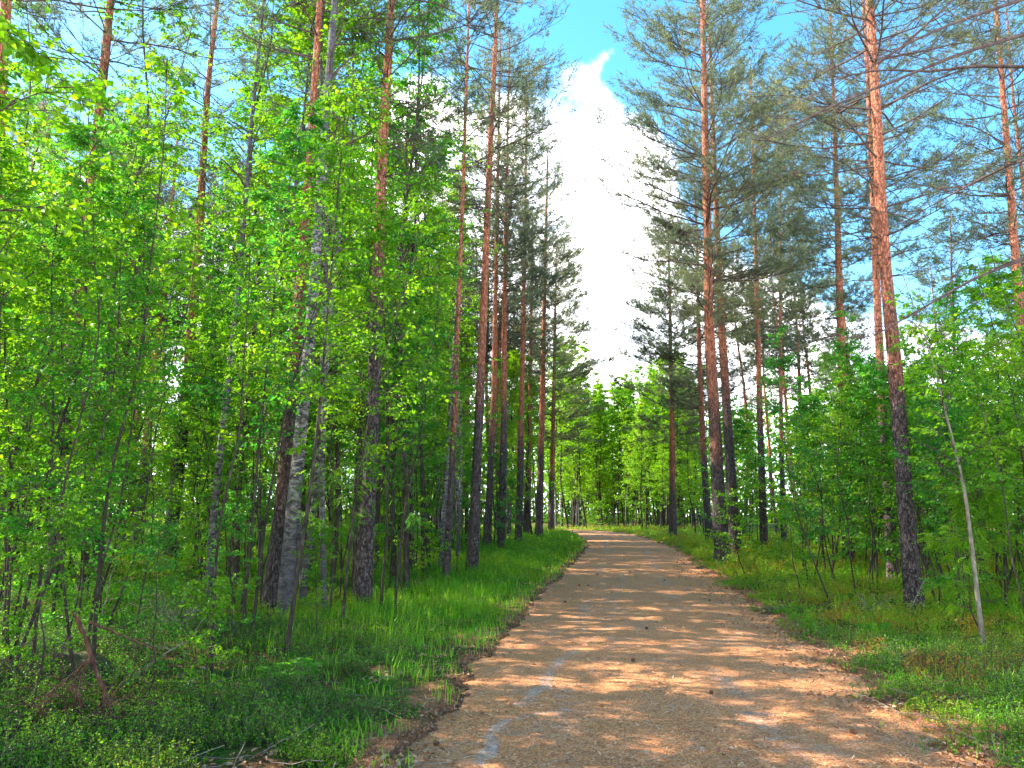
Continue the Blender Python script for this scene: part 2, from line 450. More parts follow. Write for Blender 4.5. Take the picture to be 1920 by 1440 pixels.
def rock_mat():
    m, nt, out = mat_new('mossy_stone')
    tc = N(nt, 'ShaderNodeTexCoord'); g = N(nt, 'ShaderNodeNewGeometry'); sp_ = N(nt, 'ShaderNodeSeparateXYZ')
    nt.links.new(g.outputs['Normal'], sp_.inputs[0])
    a = N(nt, 'ShaderNodeTexNoise', inputs={'Scale': 12.0, 'Detail': 7.0, 'Roughness': .7}); nt.links.new(tc.outputs['Object'], a.inputs['Vector'])
    rock = ramp(nt, a.outputs[0], [(.3, (.02, .018, .015)), (.55, (.06, .052, .042)), (.75, (.13, .115, .10))])
    moss = ramp(nt, a.outputs[0], [(.3, (.02, .022, .006)), (.55, (.065, .055, .012)), (.75, (.12, .11, .02))])
    f = smooth(nt, M(nt, 'ADD', sp_.outputs[2], M(nt, 'MULTIPLY', M(nt, 'SUBTRACT', a.outputs[0], .5), 1.2)), .35, .6)
    b = N(nt, 'ShaderNodeBsdfPrincipled', inputs={'Roughness': .95})
    nt.links.new(mixc(nt, f, rock, moss), b.inputs['Base Color'])
    bp = N(nt, 'ShaderNodeBump', inputs={'Strength': .9, 'Distance': .03}); nt.links.new(a.outputs[0], bp.inputs['Height'])
    nt.links.new(bp.outputs[0], b.inputs['Normal']); nt.links.new(b.outputs[0], out.inputs[0])
    return m


M_GROUND = ground_mat(); M_ROAD = road_mat(); M_ROCK = rock_mat()


# ------------------------------------------------------------------ object helpers
def link_obj(name, me, parent=None, loc=(0, 0, 0)):
    o = bpy.data.objects.new(name, me); scene.collection.objects.link(o)
    o.location = loc
    if parent is not None: o.parent = parent
    return o


def tag(o, label=None, cat=None, group=None, kind=None):
    if label: o['label'] = label
    if cat: o['category'] = cat
    if group: o['group'] = group
    if kind: o['kind'] = kind
    return o


# ------------------------------------------------------------------ terrain and road
def build_ground():
    th = np.radians(np.linspace(-75, 75, 520))
    r = 1.5 * np.exp(np.linspace(0, np.log(260 / 1.5), 520))
    TH, RR = np.meshgrid(th, r)
    X = np.sin(TH) * RR; Y = np.cos(TH) * RR - 3.0
    x = X.ravel(); y = Y.ravel(); ed = edge(x, y)
    z = gh(x, y, ed)
    e, sd = ed
    soil = np.where(sd < 0, np.exp(-((e - .09) / .12) ** 2) * .85, np.exp(-((e - .05) / .14) ** 2) * .45)
    soil *= .45 + .9 * vnoise(x, y, 2.1, 5)
    lit = np.where(sd > 0, sstep(1.1, .0, e + (vnoise(x, y, 1.3, 41) - .5) * 1.1), sstep(.9, .1, e + (vnoise(x, y, 2.3, 41) - .5) * .9) * .6)
    ny, nx = X.shape
    i = np.arange(ny - 1)[:, None] * nx + np.arange(nx - 1)
    F = np.stack([i, i + 1, i + nx + 1, i + nx], -1).reshape(-1, 4)
    g = Geo(); g.add(np.stack([x, y, z], 1), F, 0, np.clip(soil, 0, 1))
    me = g.mesh('ground', [M_GROUND], smooth=True)
    a = me.attributes.new('litter', 'FLOAT', 'POINT'); a.data.foreach_set('value', lit.astype(np.float32))
    o = link_obj('ground', me); tag(o, kind='structure')


def seg_dist(x, y, pts):
    best = np.full(x.shape, 1e9)
    for a, b in zip(pts[:-1], pts[1:]):
        ab = b - a; t = np.clip(((x - a[0]) * ab[0] + (y - a[1]) * ab[1]) / (ab @ ab), 0, 1)
        best = np.minimum(best, np.hypot(x - a[0] - t * ab[0], y - a[1] - t * ab[1]))
    return best


def build_road():
    T = unit(np.gradient(RC, axis=0)); Nr = np.stack([T[:, 1], -T[:, 0]], 1)
    # finer along the near stretch
    s = np.concatenate([[0], np.cumsum(np.linalg.norm(np.diff(RC, axis=0), axis=1))])
    ynear = np.interp(0, RC[:, 1], s)
    ts = np.concatenate([np.arange(0, ynear, 1.0), np.arange(ynear, ynear + 26, .06), np.arange(ynear + 26, s[-1], .5)])
    cx = np.interp(ts, s, RC[:, 0]); cyy = np.interp(ts, s, RC[:, 1]); nx_ = np.interp(ts, s, Nr[:, 0]); ny_ = np.interp(ts, s, Nr[:, 1])
    lat = np.linspace(-2.5, 2.6, 86)
    X = cx[:, None] + nx_[:, None] * lat; Y = cyy[:, None] + ny_[:, None] * lat
    L = np.broadcast_to(lat, X.shape)
    z = .03 * (1 - (L / 2.2) ** 2) - .012 * np.exp(-((np.abs(L) - .78) / .26) ** 2)
    z = z + (vnoise(X, Y, 2.5) - .5) * .02 + (vnoise(X, Y, 12, 1) - .5) * .008
    z = np.where(np.abs(L) > 2.15, z - (np.abs(L) - 2.15) * .8, z)
    x = X.ravel(); y = Y.ravel()
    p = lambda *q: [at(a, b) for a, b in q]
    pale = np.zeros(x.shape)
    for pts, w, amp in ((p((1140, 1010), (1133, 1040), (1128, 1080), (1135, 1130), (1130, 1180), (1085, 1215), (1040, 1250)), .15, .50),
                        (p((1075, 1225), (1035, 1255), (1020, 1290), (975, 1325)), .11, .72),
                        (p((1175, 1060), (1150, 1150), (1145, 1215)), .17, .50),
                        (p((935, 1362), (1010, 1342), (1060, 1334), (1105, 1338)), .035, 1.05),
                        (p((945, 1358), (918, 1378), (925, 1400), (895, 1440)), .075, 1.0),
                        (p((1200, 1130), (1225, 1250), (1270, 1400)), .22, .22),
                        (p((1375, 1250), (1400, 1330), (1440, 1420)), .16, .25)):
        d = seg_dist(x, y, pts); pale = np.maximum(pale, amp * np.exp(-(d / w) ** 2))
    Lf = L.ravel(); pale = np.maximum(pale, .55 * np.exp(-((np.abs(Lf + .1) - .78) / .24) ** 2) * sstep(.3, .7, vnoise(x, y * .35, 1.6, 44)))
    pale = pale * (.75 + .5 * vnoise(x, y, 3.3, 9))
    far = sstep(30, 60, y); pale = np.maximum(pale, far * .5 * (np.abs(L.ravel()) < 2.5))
    n1, n2 = X.shape
    i = np.arange(n1 - 1)[:, None] * n2 + np.arange(n2 - 1)
    F = np.stack([i, i + n2, i + n2 + 1, i + 1], -1).reshape(-1, 4)[:, ::-1]
    g = Geo(); g.add(np.stack([x, y, z.ravel()], 1), F, 0, pale)
    o = link_obj('road', g.mesh('road', [M_ROAD], smooth=True)); tag(o, kind='structure')


def road_z(x, y):
    L = road_ds(x, y)
    return .03 * (1 - (L / 2.2) ** 2) - .012 * np.exp(-((np.abs(L) - .78) / .26) ** 2) + (vnoise(x, y, 2.5) - .5) * .02 + (vnoise(x, y, 12, 1) - .5) * .008


build_ground(); build_road()


# ------------------------------------------------------------------ tree growing
def curve_fn(pts):
    P = np.array(pts, float)
    zz = np.linspace(P[0, 2], P[-1, 2], 40)
    xs = np.interp(zz, P[:, 2], P[:, 0]); ys = np.interp(zz, P[:, 2], P[:, 1])
    for _ in range(8):
        xs[1:-1] = (xs[:-2] + 2 * xs[1:-1] + xs[2:]) / 4; ys[1:-1] = (ys[:-2] + 2 * ys[1:-1] + ys[2:]) / 4
    def f(z):
        z = np.asarray(z, float)
        return np.stack([np.interp(z, zz, xs), np.interp(z, zz, ys), z], -1)
    return f


class Limbs:
    """a family of curved limbs, each evaluable anywhere along its length"""
    def __init__(s, rng, base, az, el, L, bend=0.0, lat=.12, wob=.03):
        n = len(az); s.base = base; s.az = az; s.el = el; s.L = L
        s.bend = np.broadcast_to(bend, (n,)); s.lat = rng.normal(0, lat, n); s.ph = rng.random((n, 2)) * 6.28; s.wob = wob
        s.dh = sph(az, np.zeros(n)); s.sd = sph(az + np.pi / 2, np.zeros(n))

    def pt(s, i, t):
        L = s.L[i]; el = s.el[i]
        hor = t * np.cos(el); ver = t * np.sin(el) + s.bend[i] * t * t
        side = s.lat[i] * t * t + s.wob * np.sin(t * 7 + s.ph[i, 0]) * t
        ver = ver + s.wob * np.sin(t * 9 + s.ph[i, 1]) * t
        return s.base[i] + (s.dh[i] * hor[:, None] + s.sd[i] * side[:, None]) * L[:, None] + np.array([0, 0, 1.0]) * (ver * L)[:, None]

    def geo(s, g, r0, k=5, sides=4, mat=0, rmin=.0025, s0=0.0):
        n = len(s.az); t = np.linspace(s0, 1, k)
        P = s.pt(np.repeat(np.arange(n), k), np.tile(t, n)).reshape(n, k, 3)
        Rr = np.maximum(r0[:, None] * (1 - t) ** .8, rmin)
        tubes(g, P, Rr, sides, mat)


def trunk(g, f, H, r0, sides=12, flare=.28, rng=None, taper=.8, mat=0, kz=26):
    z = H * np.linspace(0, 1, kz) ** 1.15; z[0] = -.35
    r = r0 * (1 - taper * (np.clip(z, 0, H) / H) ** .9) * (1 + flare * np.exp(-np.clip(z, 0, H) / .28))
    r[-1] = .006
    P = f(np.clip(z, 0, None)); P[0, 2] = -.35
    lump = None
    if rng is not None:
        lump = 1 + rng.normal(0, .035, (1, kz, sides)); lump[0, :3] *= 1 + .10 * np.sin(np.arange(sides) * 2.4)[None]
    tubes(g, P[None], r[None], sides, mat, lump=lump)
    return lambda zz: r0 * (1 - taper * (np.clip(zz, 0, H) / H) ** .9)


def grow_pine(seed, f, H, r0, zc, Lmax=2.6, dens=1.0, nl=.085, nw=.006, dead=True, nneed=9, sides=12, twg=1.0):
    rng = np.random.default_rng(seed); W = Geo(); C = Geo()
    rf = trunk(W, f, H, r0, sides, rng=rng); Lmax = Lmax * 1.14; zc = zc * .95; dens = dens * (.92 if nw < .01 else .8)
    zs = []; z = zc
    while z < H - .3:
        for _ in range(rng.integers(3, 6)): zs.append(z + rng.normal(0, .06))
        z += .36 + .22 * rng.random()
    zs = np.array(zs); t = (zs - zc) / (H - zc); n = len(zs)
    az = rng.random(n) * 6.283
    L = Lmax * np.minimum(1, .5 + 2.0 * t) * np.clip(1.02 - t, 0, 1) ** .55 * rng.uniform(.6, 1.15, n)
    el = np.radians(2 + 42 * t + rng.normal(0, 9, n))
    lim = Limbs(rng, f(zs), az, el, L, bend=rng.normal(.10, .14, n), lat=.16, wob=.035)
    lim.geo(W, .019 * (L / 2.6) + .005, 7, 4, 1)
    # side limbs
    cnt = np.maximum(3, (L * 6.6 * dens ** .5).astype(int))
    bi = np.repeat(np.arange(n), cnt); m = len(bi)
    s_ = rng.uniform(.28, 1.0, m)
    sg = rng.choice([-1, 1], m)
    az2 = az[bi] + sg * np.radians(rng.uniform(20, 62, m)); el2 = el[bi] * .6 + np.radians(rng.normal(14, 14, m))
    L2 = (.22 + .36 * L[bi] * (1.12 - s_)) * rng.uniform(.6, 1.2, m) * twg
    tw = Limbs(rng, lim.pt(bi, s_), az2, el2, L2, bend=.12, lat=.2, wob=.05)
    tw.geo(W, .004 + .006 * L2, 4, 3, 1, rmin=.0028)
    c3 = np.maximum(2, (L2 * 9.5 * dens).astype(int)); ti = np.repeat(np.arange(m), c3); k = len(ti)
    u = 1 - rng.random(k) ** 1.4 * .75
    pos = tw.pt(ti, u)
    az3 = az2[ti] + rng.choice([-1, 1], k) * np.radians(rng.uniform(5, 65, k)); el3 = np.radians(rng.normal(22, 22, k))
    L3 = rng.uniform(.08, .26, k)
    sh = Limbs(rng, pos, az3, el3, L3, bend=.15, lat=.1)
    sh.geo(W, np.full(k, .0035), 2, 3, 1, rmin=.002)
    # needle tufts along each shoot
    nt_ = 3
    si = np.repeat(np.arange(k), nt_); uu = np.tile(np.linspace(.35, 1.0, nt_), k)
    tp = sh.pt(si, uu); td = sph(az3[si], el3[si])
    tt = np.clip(rng.normal(.42, .16, len(si)) + (vnoise(tp[:, 0] * 2 + seed, tp[:, 2] * 2, 1) - .5) * .5, 0, 1)
    ni = np.repeat(np.arange(len(si)), nneed)
    dr = unit(td[ni] * .75 + rng.normal(0, .62, (len(ni), 3)))
    per = unit(np.cross(dr, rng.normal(0, 1, (len(ni), 3))))
    ln = nl * rng.uniform(.7, 1.25, len(ni))[:, None]
    b0 = tp[ni]
    V = np.stack([b0 - per * nw, b0 + per * nw, b0 + dr * ln], 1)
    C.add(V, np.arange(len(ni) * 3).reshape(-1, 3), 0, np.repeat(tt[ni], 3))
    if dead:
        nd = int((zc - 1.8) * 2.6); zd = rng.uniform(min(2.2, zc * .5), zc + .5, max(nd, 1)); nd = len(zd)
        Ld = rng.uniform(.2, .3 + .75 * Lmax * .6, nd) * np.clip((zd - 1) / zc, .25, 1)
        dl = Limbs(rng, f(zd), rng.random(nd) * 6.283, np.radians(rng.normal(2, 12, nd)), Ld, bend=-.06, lat=.2, wob=.05)
        dl.geo(W, np.full(nd, .011), 5, 4, 1)
        bi = np.repeat(np.arange(nd), 5); mm = len(bi)
        d2 = Limbs(rng, dl.pt(bi, rng.uniform(.35, 1, mm)), dl.az[bi] + rng.normal(0, .8, mm), np.radians(rng.normal(5, 20, mm)), Ld[bi] * rng.uniform(.15, .4, mm))
        d2.geo(W, np.full(mm, .004), 3, 3, 1)
    return W, C


def grow_leafy(seed, f, H, r0, z0, nb=34, Lmax=1.5, ntw=8, nlf=9, ls=.055, el0=48, droop=-.05, twl=.45, kind='round', sides=8,
               taper=.85, rounded=True, base_t=.5, top=.35, trunk_k=24, lw=.72):
    rng = np.random.default_rng(seed); W = Geo(); C = Geo()
    trunk(W, f, H, r0, sides, flare=.12, rng=rng, taper=taper, kz=trunk_k)
    t = np.sort(rng.random(nb)) ** .9; zs = z0 + (H - z0) * (t * .97 + .02)
    az = np.arange(nb) * 2.4 + rng.normal(0, .5, nb)
    L = Lmax * np.minimum(1, .55 + 1.6 * t) * np.clip(1.05 - t, .06, 1) ** .7 * rng.uniform(.55, 1.15, nb)
    L = np.maximum(L, top * rng.uniform(.5, 1, nb))
    el = np.radians(el0 + 18 * t + rng.normal(0, 10, nb))
    lim = Limbs(rng, f(zs), az, el, L, bend=rng.normal(droop * 2 - .12, .10, nb), lat=.14, wob=.03)
    lim.geo(W, r0 * .33 * np.clip(L / Lmax, .25, 1) * (1 - .5 * t) + .002, 6, 4, 1)
    bi = np.repeat(np.arange(nb), ntw); m = len(bi); s_ = rng.uniform(.22, 1.0, m)
    az2 = az[bi] + rng.choice([-1, 1], m) * np.radians(rng.uniform(15, 70, m))
    el2 = np.radians(rng.normal(16, 16, m)); L2 = twl * (L[bi] / Lmax) ** .4 * rng.uniform(.45, 1.15, m)
    tw = Limbs(rng, lim.pt(bi, s_), az2, el2, L2, bend=droop * 2 - .1, lat=.15, wob=.04)
    tw.geo(W, np.full(m, .0035) + .003 * L2, 4, 3, 1, rmin=.0016)
    ti = np.repeat(np.arange(m), nlf); k = len(ti); u = np.tile(np.linspace(.12, 1.0, nlf), m) + rng.normal(0, .04, k)
    pos = tw.pt(ti, u)
    azl = az2[ti] + np.where(np.arange(k) % 2 == 0, 1, -1) * np.radians(rng.uniform(25, 80, k)); 
    ell = np.radians(rng.normal(-18, 24, k)); D = sph(azl, ell)
    U = unit(np.array([0, 0, 1.0]) + rng.normal(0, .42, (k, 3)))
    tt = np.clip(rng.normal(base_t, .13, k) + (vnoise(pos[:, 0] * 1.5 + seed, pos[:, 2] * 1.5, 1) - .5) * .5 + .12 * (pos[:, 2] / H - .5), 0, 1)
    sz = ls * rng.uniform(.6, 1.25, k)
    if kind == 'round':
        leaves(C, pos + D * .012, D, U, sz, lw, rounded, tt)
    else:                                   # pinnate rowan leaf: pairs of leaflets on a rachis
        npair = 5
        rl = ls * 2.9 * rng.uniform(.7, 1.15, k)
        S = unit(np.cross(D, U))
        idx = np.repeat(np.arange(k), npair * 2 + 1)
        kk = np.tile(np.arange(npair * 2 + 1), k)
        pair = np.minimum(kk // 2, npair - 1); sgn = np.where(kk % 2 == 0, 1.0, -1.0)
        a = .28 + pair * .16; term = kk == npair * 2; a = np.where(term, 1.0, a)
        base = pos[idx] + D[idx] * (rl[idx] * a)[:, None]; base[:, 2] -= rl[idx] * .18 * a * a
        Dd = D[idx] * np.where(term, 1.0, .45)[:, None] + S[idx] * (sgn * np.where(term, 0, 1.0))[:, None]
        Dd[:, 2] -= .15
        leaves(C, base, Dd, U[idx], ls * .82 * np.where(term, 1, 1 - .09 * np.abs(pair - 2)), .36, False, tt[idx], fold=.08)
        tubes(W, np.stack([pos, pos + D * rl[:, None] * .6 - np.array([0, 0, .06]) * rl[:, None]], 1), np.full((k, 2), .0012), 3, 1)
    return W, C


def thing(kind, loc, rz=0.0, scale=1.0, tilt=(0, 0)):
    e = bpy.data.objects.new(kind, None); scene.collection.objects.link(e); e.empty_display_size = .3
    e.location = loc; e.rotation_euler = (tilt[0], tilt[1], rz); e.scale = (scale,) * 3
    return e


def add_parts(root, meshes, names):
    for me, nm in zip(meshes, names): link_obj(nm, me, root)


def put(template, kind, x, y, rz, sc, label, cat, group, z=None, tilt=(0, 0)):
    root = thing(kind, (x, y, (ghs(x, y) if z is None else z) - .03), rz, sc, tilt)
    for src in template:
        c = src['proto'].copy() if isinstance(src, dict) and 'proto' in src and src['proto'] else None
        if c is None:
            c = bpy.data.objects.new(src['name'], src['mesh']); src['proto'] = c
        scene.collection.objects.link(c); c.parent = root
    return tag(root, label, cat, group)


def template(W, C, wm, names=('trunk', 'crown'), lm=None, nm='tree'):
    return [{'name': names[0], 'mesh': W.mesh(nm + '_wood', wm, smooth=True), 'proto': None},
            {'name': names[1], 'mesh': C.mesh(nm + '_leaves', [lm]), 'proto': None}]


def wobble_curve(seed, H, a=.12, lean=0.0):
    rng = np.random.default_rng(seed); z = np.linspace(0, H, 7)
    x = np.cumsum(rng.normal(0, a * 1.5, 7)) + lean * z; y = np.cumsum(rng.normal(0, a * 1.5, 7)); x -= x[0]; y -= y[0]
    return curve_fn(np.stack([x, y, z], 1))


# ------------------------------------------------------------------ named pines, each read off its own place
def hero_curve(pts, H):
    """pts: list of photo pixels from base upward -> trunk curve in local coords, base position"""
    b = at(*pts[0]); Y = b[1]
    P = [onplane(px, py, Y) for px, py in pts]; P[0][2] = 0
    z0 = ghs(b[0], b[1]) - .02
    loc = np.array([b[0], b[1], z0])
    P = np.array(P) - np.array([b[0], b[1], 0])
    # extend to the full height along the mean lean
    if P[-1, 2] < H:
        k = (P[-1, 0] - P[0, 0]) / max(P[-1, 2], 1) * .6
        P = np.vstack([P, [P[-1, 0] + k * (H - P[-1, 2]), 0, H]])
    rng = np.random.default_rng(int(pts[0][0] * 7 + pts[0][1]))
    P[1:, 1] += np.cumsum(rng.normal(0, .05, len(P) - 1))
    return curve_fn(P), loc, Y


PINES = [
    # pts, base width px, H, crown start, Lmax, density, label
    ([(97, 1130), (128, 760), (160, 500), (188, 200), (205, 0)], 33, 19, 8.5, 2.4, .9, 'stout pine at far left, dark foot behind leafy saplings, orange bark higher up'),
    ([(-95, 1180), (-20, 560), (6, 300), (18, 60)], 38, 17, 9.5, 2.2, .7, 'reddish pine trunk cut by the left edge of the photo near the top corner'),
    ([(255, 1030), (288, 700), (315, 450), (330, 300), (345, 60)], 20, 20, 10, 2.3, .8, 'slim pine between the stout left pine and the bright orange one, half hidden by leaves'),
    ([(312, 1075), (357, 700), (375, 440), (394, 130), (408, 0)], 27, 20, 10.5, 2.5, .8, 'bright orange pine trunk in the left thicket behind the leaning sapling'),
    ([(500, 1165), (522, 980), (552, 620), (577, 300), (594, 0)], 27, 17, 9, 2.2, .8, 'orange pine standing just left of the large birch'),
    ([(678, 1142), (690, 950), (702, 700), (714, 360), (725, 170), (735, 0)], 33, 18, 8.0, 2.7, .8, 'thick dark-footed pine right of the large birch, nearest pine to the grassy verge'),
    ([(835, 1092), (848, 900), (860, 560), (870, 320), (878, 60)], 14, 17, 9, 1.9, .6, 'thin dark pine left of the row beside the road'),
    ([(885, 1080), (897, 820), (906, 600), (916, 350), (931, 40)], 21, 22, 10, 2.8, .9, 'tall pine on the left verge, foremost of the roadside row'),
    ([(912, 1036), (926, 760), (929, 560), (934, 300), (938, 90)], 15, 23, 11, 2.6, .9, 'pine with grey foot behind the foremost one of the left roadside row'),
    ([(940, 1036), (945, 800), (946, 560), (950, 340), (955, 90)], 15, 23, 10.5, 2.8, .9, 'second pine of the left roadside row, its foot on a reddish mound'),
    ([(972, 1026), (976, 860), (982, 560), (986, 300), (988, 150)], 14, 23, 10, 2.6, .9, 'slender pine with sunlit pale foot in the middle of the left roadside row'),
    ([(988, 1008), (992, 830), (996, 600), (999, 380)], 14, 22, 11, 2.3, .9, 'straight red pine behind the middle of the left roadside row'),
    ([(1010, 1015), (1017, 760), (1022, 500), (1029, 220)], 15, 23.5, 9.5, 3.0, 1.1, 'dark-footed pine next to last toward the bend in the left roadside row'),
    ([(1033, 1000), (1038, 760), (1041, 600), (1045, 330)], 12, 23.5, 6.2, 4.9, 1.1, 'last pine of the left roadside row, its crown spreading over the road bend'),
    ([(1355, 1062), (1341, 820), (1330, 610), (1325, 340), (1318, 0)], 28, 23, 7.6, 4.0, 1.15, 'tallest straight pine standing alone at the right edge of the road'),
    ([(1380, 1047), (1366, 820), (1349, 560), (1337, 280), (1328, 60)], 22, 22, 8.5, 3.0, 1.0, 'red pine close behind the tallest roadside pine on the right'),
    ([(1331, 1020), (1320, 862), (1311, 660), (1307, 460)], 15, 20, 7, 3.6, 1.1, 'slim pine half hidden behind the left side of the tallest roadside pine'),
    ([(1262, 1010), (1260, 825), (1257, 620), (1254, 500)], 15, 20, 5.8, 4.0, 1.2, 'farthest right-hand roadside pine, its foot in sunny grass at the bend'),
    ([(1433, 1034), (1426, 820), (1419, 560), (1413, 330), (1409, 180)], 15, 22, 9, 2.9, 1.0, 'pine rising from the leafy bush right of the roadside pair'),
    ([(1470, 1024), (1464, 820), (1462, 560), (1462, 250)], 11, 21, 9, 2.8, 1.0, 'thin golden-barked pine in the middle of the right-hand wood'),
    ([(1592, 1050), (1584, 850), (1575, 650), (1567, 380), (1556, 60)], 22, 21, 8.5, 3.0, 1.0, 'orange pine with grey foot behind the thin arching saplings on the right'),
    ([(1714, 1145), (1694, 880), (1675, 640), (1655, 450), (1640, 190), (1627, 0)], 33, 18, 6.8, 3.0, .9, 'big near pine in the right-hand wood with bare brown lower trunk'),
    ([(1674, 1085), (1664, 930), (1654, 760), (1642, 540), (1634, 330), (1626, 100)], 22, 18, 8, 2.6, .8, 'dark twin pine just behind the left side of the big near pine'),
    ([(1965, 1092), (1930, 760), (1908, 560), (1889, 290), (1868, 0)], 24, 19, 8.5, 2.8, .9, 'red pine leaning in at the right edge of the photo'),
    ([(1985, 1060), (1945, 700), (1920, 360), (1898, 180), (1885, 20)], 16, 19, 9, 2.4, .8, 'thin pine right behind the red pine at the right edge'),
]
for i, (pts, w, H, zc, Lm, dn, lab) in enumerate(PINES):
    f, loc, Y = hero_curve(pts, H)
    r0 = w / FPX * Y * cp * .5 * .98
    far = Y > 24
    W, C = grow_pine(100 + i, f, H, r0, zc, Lm, dn * (1.0 if not far else 1.0), nl=.085 if not far else .10, nw=.004 if Y < 18 else (.0045 if not far else .0058),
                     nneed=9 if not far else 8)
    root = thing('pine_tree', loc)
    link_obj('trunk', W.mesh('pine_wood', [M_PINE, M_TWIG], smooth=True), root)
    link_obj('crown', C.mesh('pine_needles', [M_NEEDLE]), root)
    tag(root, lab, 'pine tree')

# ------------------------------------------------------------------ named birches
BIRCHES = [
    ([(530, 1172), (552, 920), (577, 720), (590, 560), (600, 400), (608, 300), (620, 150), (632, 0)], 30, 15, 5.2, 1.9, M_BIRCH, 'large white-barked birch in the left thicket, dark above and below'),
    ([(390, 1146), (404, 930), (428, 740), (441, 600), (452, 480), (471, 225), (490, 0)], 17, 14, 4.6, 1.6, M_BIRCH, 'slender birch with white flecked stem left of the large birch'),
    ([(826, 1075), (836, 900), (858, 560), (868, 330), (874, 60)], 12, 15, 6.2, 1.8, M_BIRCH, 'dark-stemmed birch against the bright cloud left of the roadside pines'),
    ([(533, 1250), (552, 1100), (576, 945), (597, 770), (606, 640)], 9, 6.5, 2.6, 1.2, M_STEM, 'thin grey sapling stem crossing in front of the large birch'),
]
for i, (pts, w, H, z0, Lm, bm, lab) in enumerate(BIRCHES):
    f, loc, Y = hero_curve(pts, H)
    r0 = w / FPX * Y * cp * .5
    W, C = grow_leafy(300 + i, f, H, r0, z0, nb=40, Lmax=Lm, ntw=8, nlf=10, ls=.052, el0=35, droop=-.10, twl=.55, taper=.78)
    root = thing('birch_tree', loc)
    link_obj('trunk', W.mesh('birch_wood', [bm, M_TWIG], smooth=True), root)
    link_obj('crown', C.mesh('birch_leaves', [M_LEAF]), root)
    tag(root, lab, 'birch tree')

# ------------------------------------------------------------------ templates
T_SAP = []
for i in range(4):
    f = wobble_curve(500 + i, 6.2, .09)
    W, C = grow_leafy(520 + i, f, 6.2, .021, 1.2, nb=36, Lmax=1.35, ntw=8, nlf=9, ls=.062, el0=44, base_t=.45 + .06 * (i % 3))
    T_SAP.append(template(W, C, [M_STEM, M_TWIG], ('stem', 'foliage'), M_LEAF if i % 2 == 0 else M_LEAF_COOL, 'sapling'))
T_ROW = []
for i in range(3):
    f = wobble_curve(540 + i, 5.6, .08)
    W, C = grow_leafy(560 + i, f, 5.6, .020, 1.0, nb=26, Lmax=1.25, ntw=5, nlf=5, ls=.058, el0=46, kind='pinnate', twl=.4)
    T_ROW.append(template(W, C, [M_STEM, M_TWIG], ('stem', 'foliage'), M_LEAF if i != 1 else M_LEAF_COOL, 'rowan'))
T_TALL = []
for i in range(4):
    f = wobble_curve(580 + i, 11, .12)
    W, C = grow_leafy(600 + i, f, 11, .045, 2.2, nb=46, Lmax=1.8, ntw=9, nlf=10, ls=.062, el0=40, droop=-.08, twl=.55)
    T_TALL.append(template(W, C, [M_BIRCH if i == 1 else M_STEM, M_TWIG], ('trunk', 'crown'), M_LEAF if i != 2 else M_LEAF_COOL, 'tall'))
T_FAR = []
for i in range(3):
    f = wobble_curve(620 + i, 12, .12)
    W, C = grow_leafy(640 + i, f, 12, .075, 1.6, nb=64, Lmax=2.2, ntw=8, nlf=9, ls=.13, el0=42, droop=-.06, twl=.7, rounded=False, base_t=.62)
    T_FAR.append(template(W, C, [M_BIRCH if i == 1 else M_STEM, M_TWIG], ('trunk', 'crown'), M_LEAF, 'far'))
T_BUSH = []
for i in range(4):
    f = wobble_curve(660 + i, 1.9, .05)
    W, C = grow_leafy(680 + i, f, 1.9, .012, .25, nb=20, Lmax=.75, ntw=6, nlf=7, ls=.058, el0=42, twl=.3, kind='round' if i < 3 else 'pinnate')
    T_BUSH.append(template(W, C, [M_STEM, M_TWIG], ('stem', 'foliage'), M_LEAF, 'bush'))
T_BARE = []
for i in range(3):
    f = wobble_curve(700 + i, 5.0, .08)
    W, C = grow_leafy(720 + i, f, 5.0, .018, 2.9, nb=16, Lmax=.9, ntw=6, nlf=6, ls=.06, el0=50, twl=.35)
    T_BARE.append(template(W, C, [M_STEM, M_TWIG], ('stem', 'foliage'), M_LEAF, 'thin'))
T_LOW = []
for i in range(4):
    f = wobble_curve(790 + i, 4.0, .08)
    W, C = grow_leafy(795 + i, f, 4.0, .019, .45, nb=34, Lmax=1.25, ntw=7, nlf=9, ls=.062, el0=34, twl=.42, base_t=.5)
    T_LOW.append(template(W, C, [M_STEM, M_TWIG], ('stem', 'foliage'), M_LEAF if i % 2 == 0 else M_LEAF_COOL, 'low'))
T_PINE = []
for i in range(4):
    H = 20
    f = wobble_curve(740 + i, H, .12)
    W, C = grow_pine(760 + i, f, H, .15, 8.5 + i * .6, 2.7, 1.0, nl=.12, nw=.010, nneed=6, sides=8)
    T_PINE.append(template(W, C, [M_PINE, M_TWIG], ('trunk', 'crown'), M_NEEDLE, 'far_pine'))

taken = []
for p in PINES: taken.append(at(*p[0][0]))
for p in BIRCHES: taken.append(at(*p[0][0]))


def px_of(x, y): return 960 + FPX * x / (y * cp)


HEROPX = [(px_of(*at(*p[0][0])), at(*p[0][0])[1]) for p in PINES + BIRCHES]


def free(x, y, dmin, emin):
    p = px_of(x, y)
    if any(y < hy and abs(p - hp) < (46 if hp < 720 else 24) and rs.random() < .92 for hp, hy in HEROPX): return False
    e = float(edge(np.array([x]), np.array([y]))[0][0])
    if e < emin: return False
    return all((x - a[0]) ** 2 + (y - a[1]) ** 2 > dmin * dmin for a in taken)


rs = np.random.default_rng(21)


def scatter(n, th0, th1, r0, r1, dmin, emin, ok=None, tries=60):
    out = []
    for _ in range(n * tries):
        if len(out) >= n: break
        th = R(rs.uniform(th0, th1)); r = math.exp(rs.uniform(math.log(r0), math.log(r1)))
        x = r * math.sin(th); y = r * math.cos(th)
        if ok and not ok(x, y, r): continue
        if free(x, y, dmin, emin): taken.append((x, y)); out.append((x, y, r))
    return out


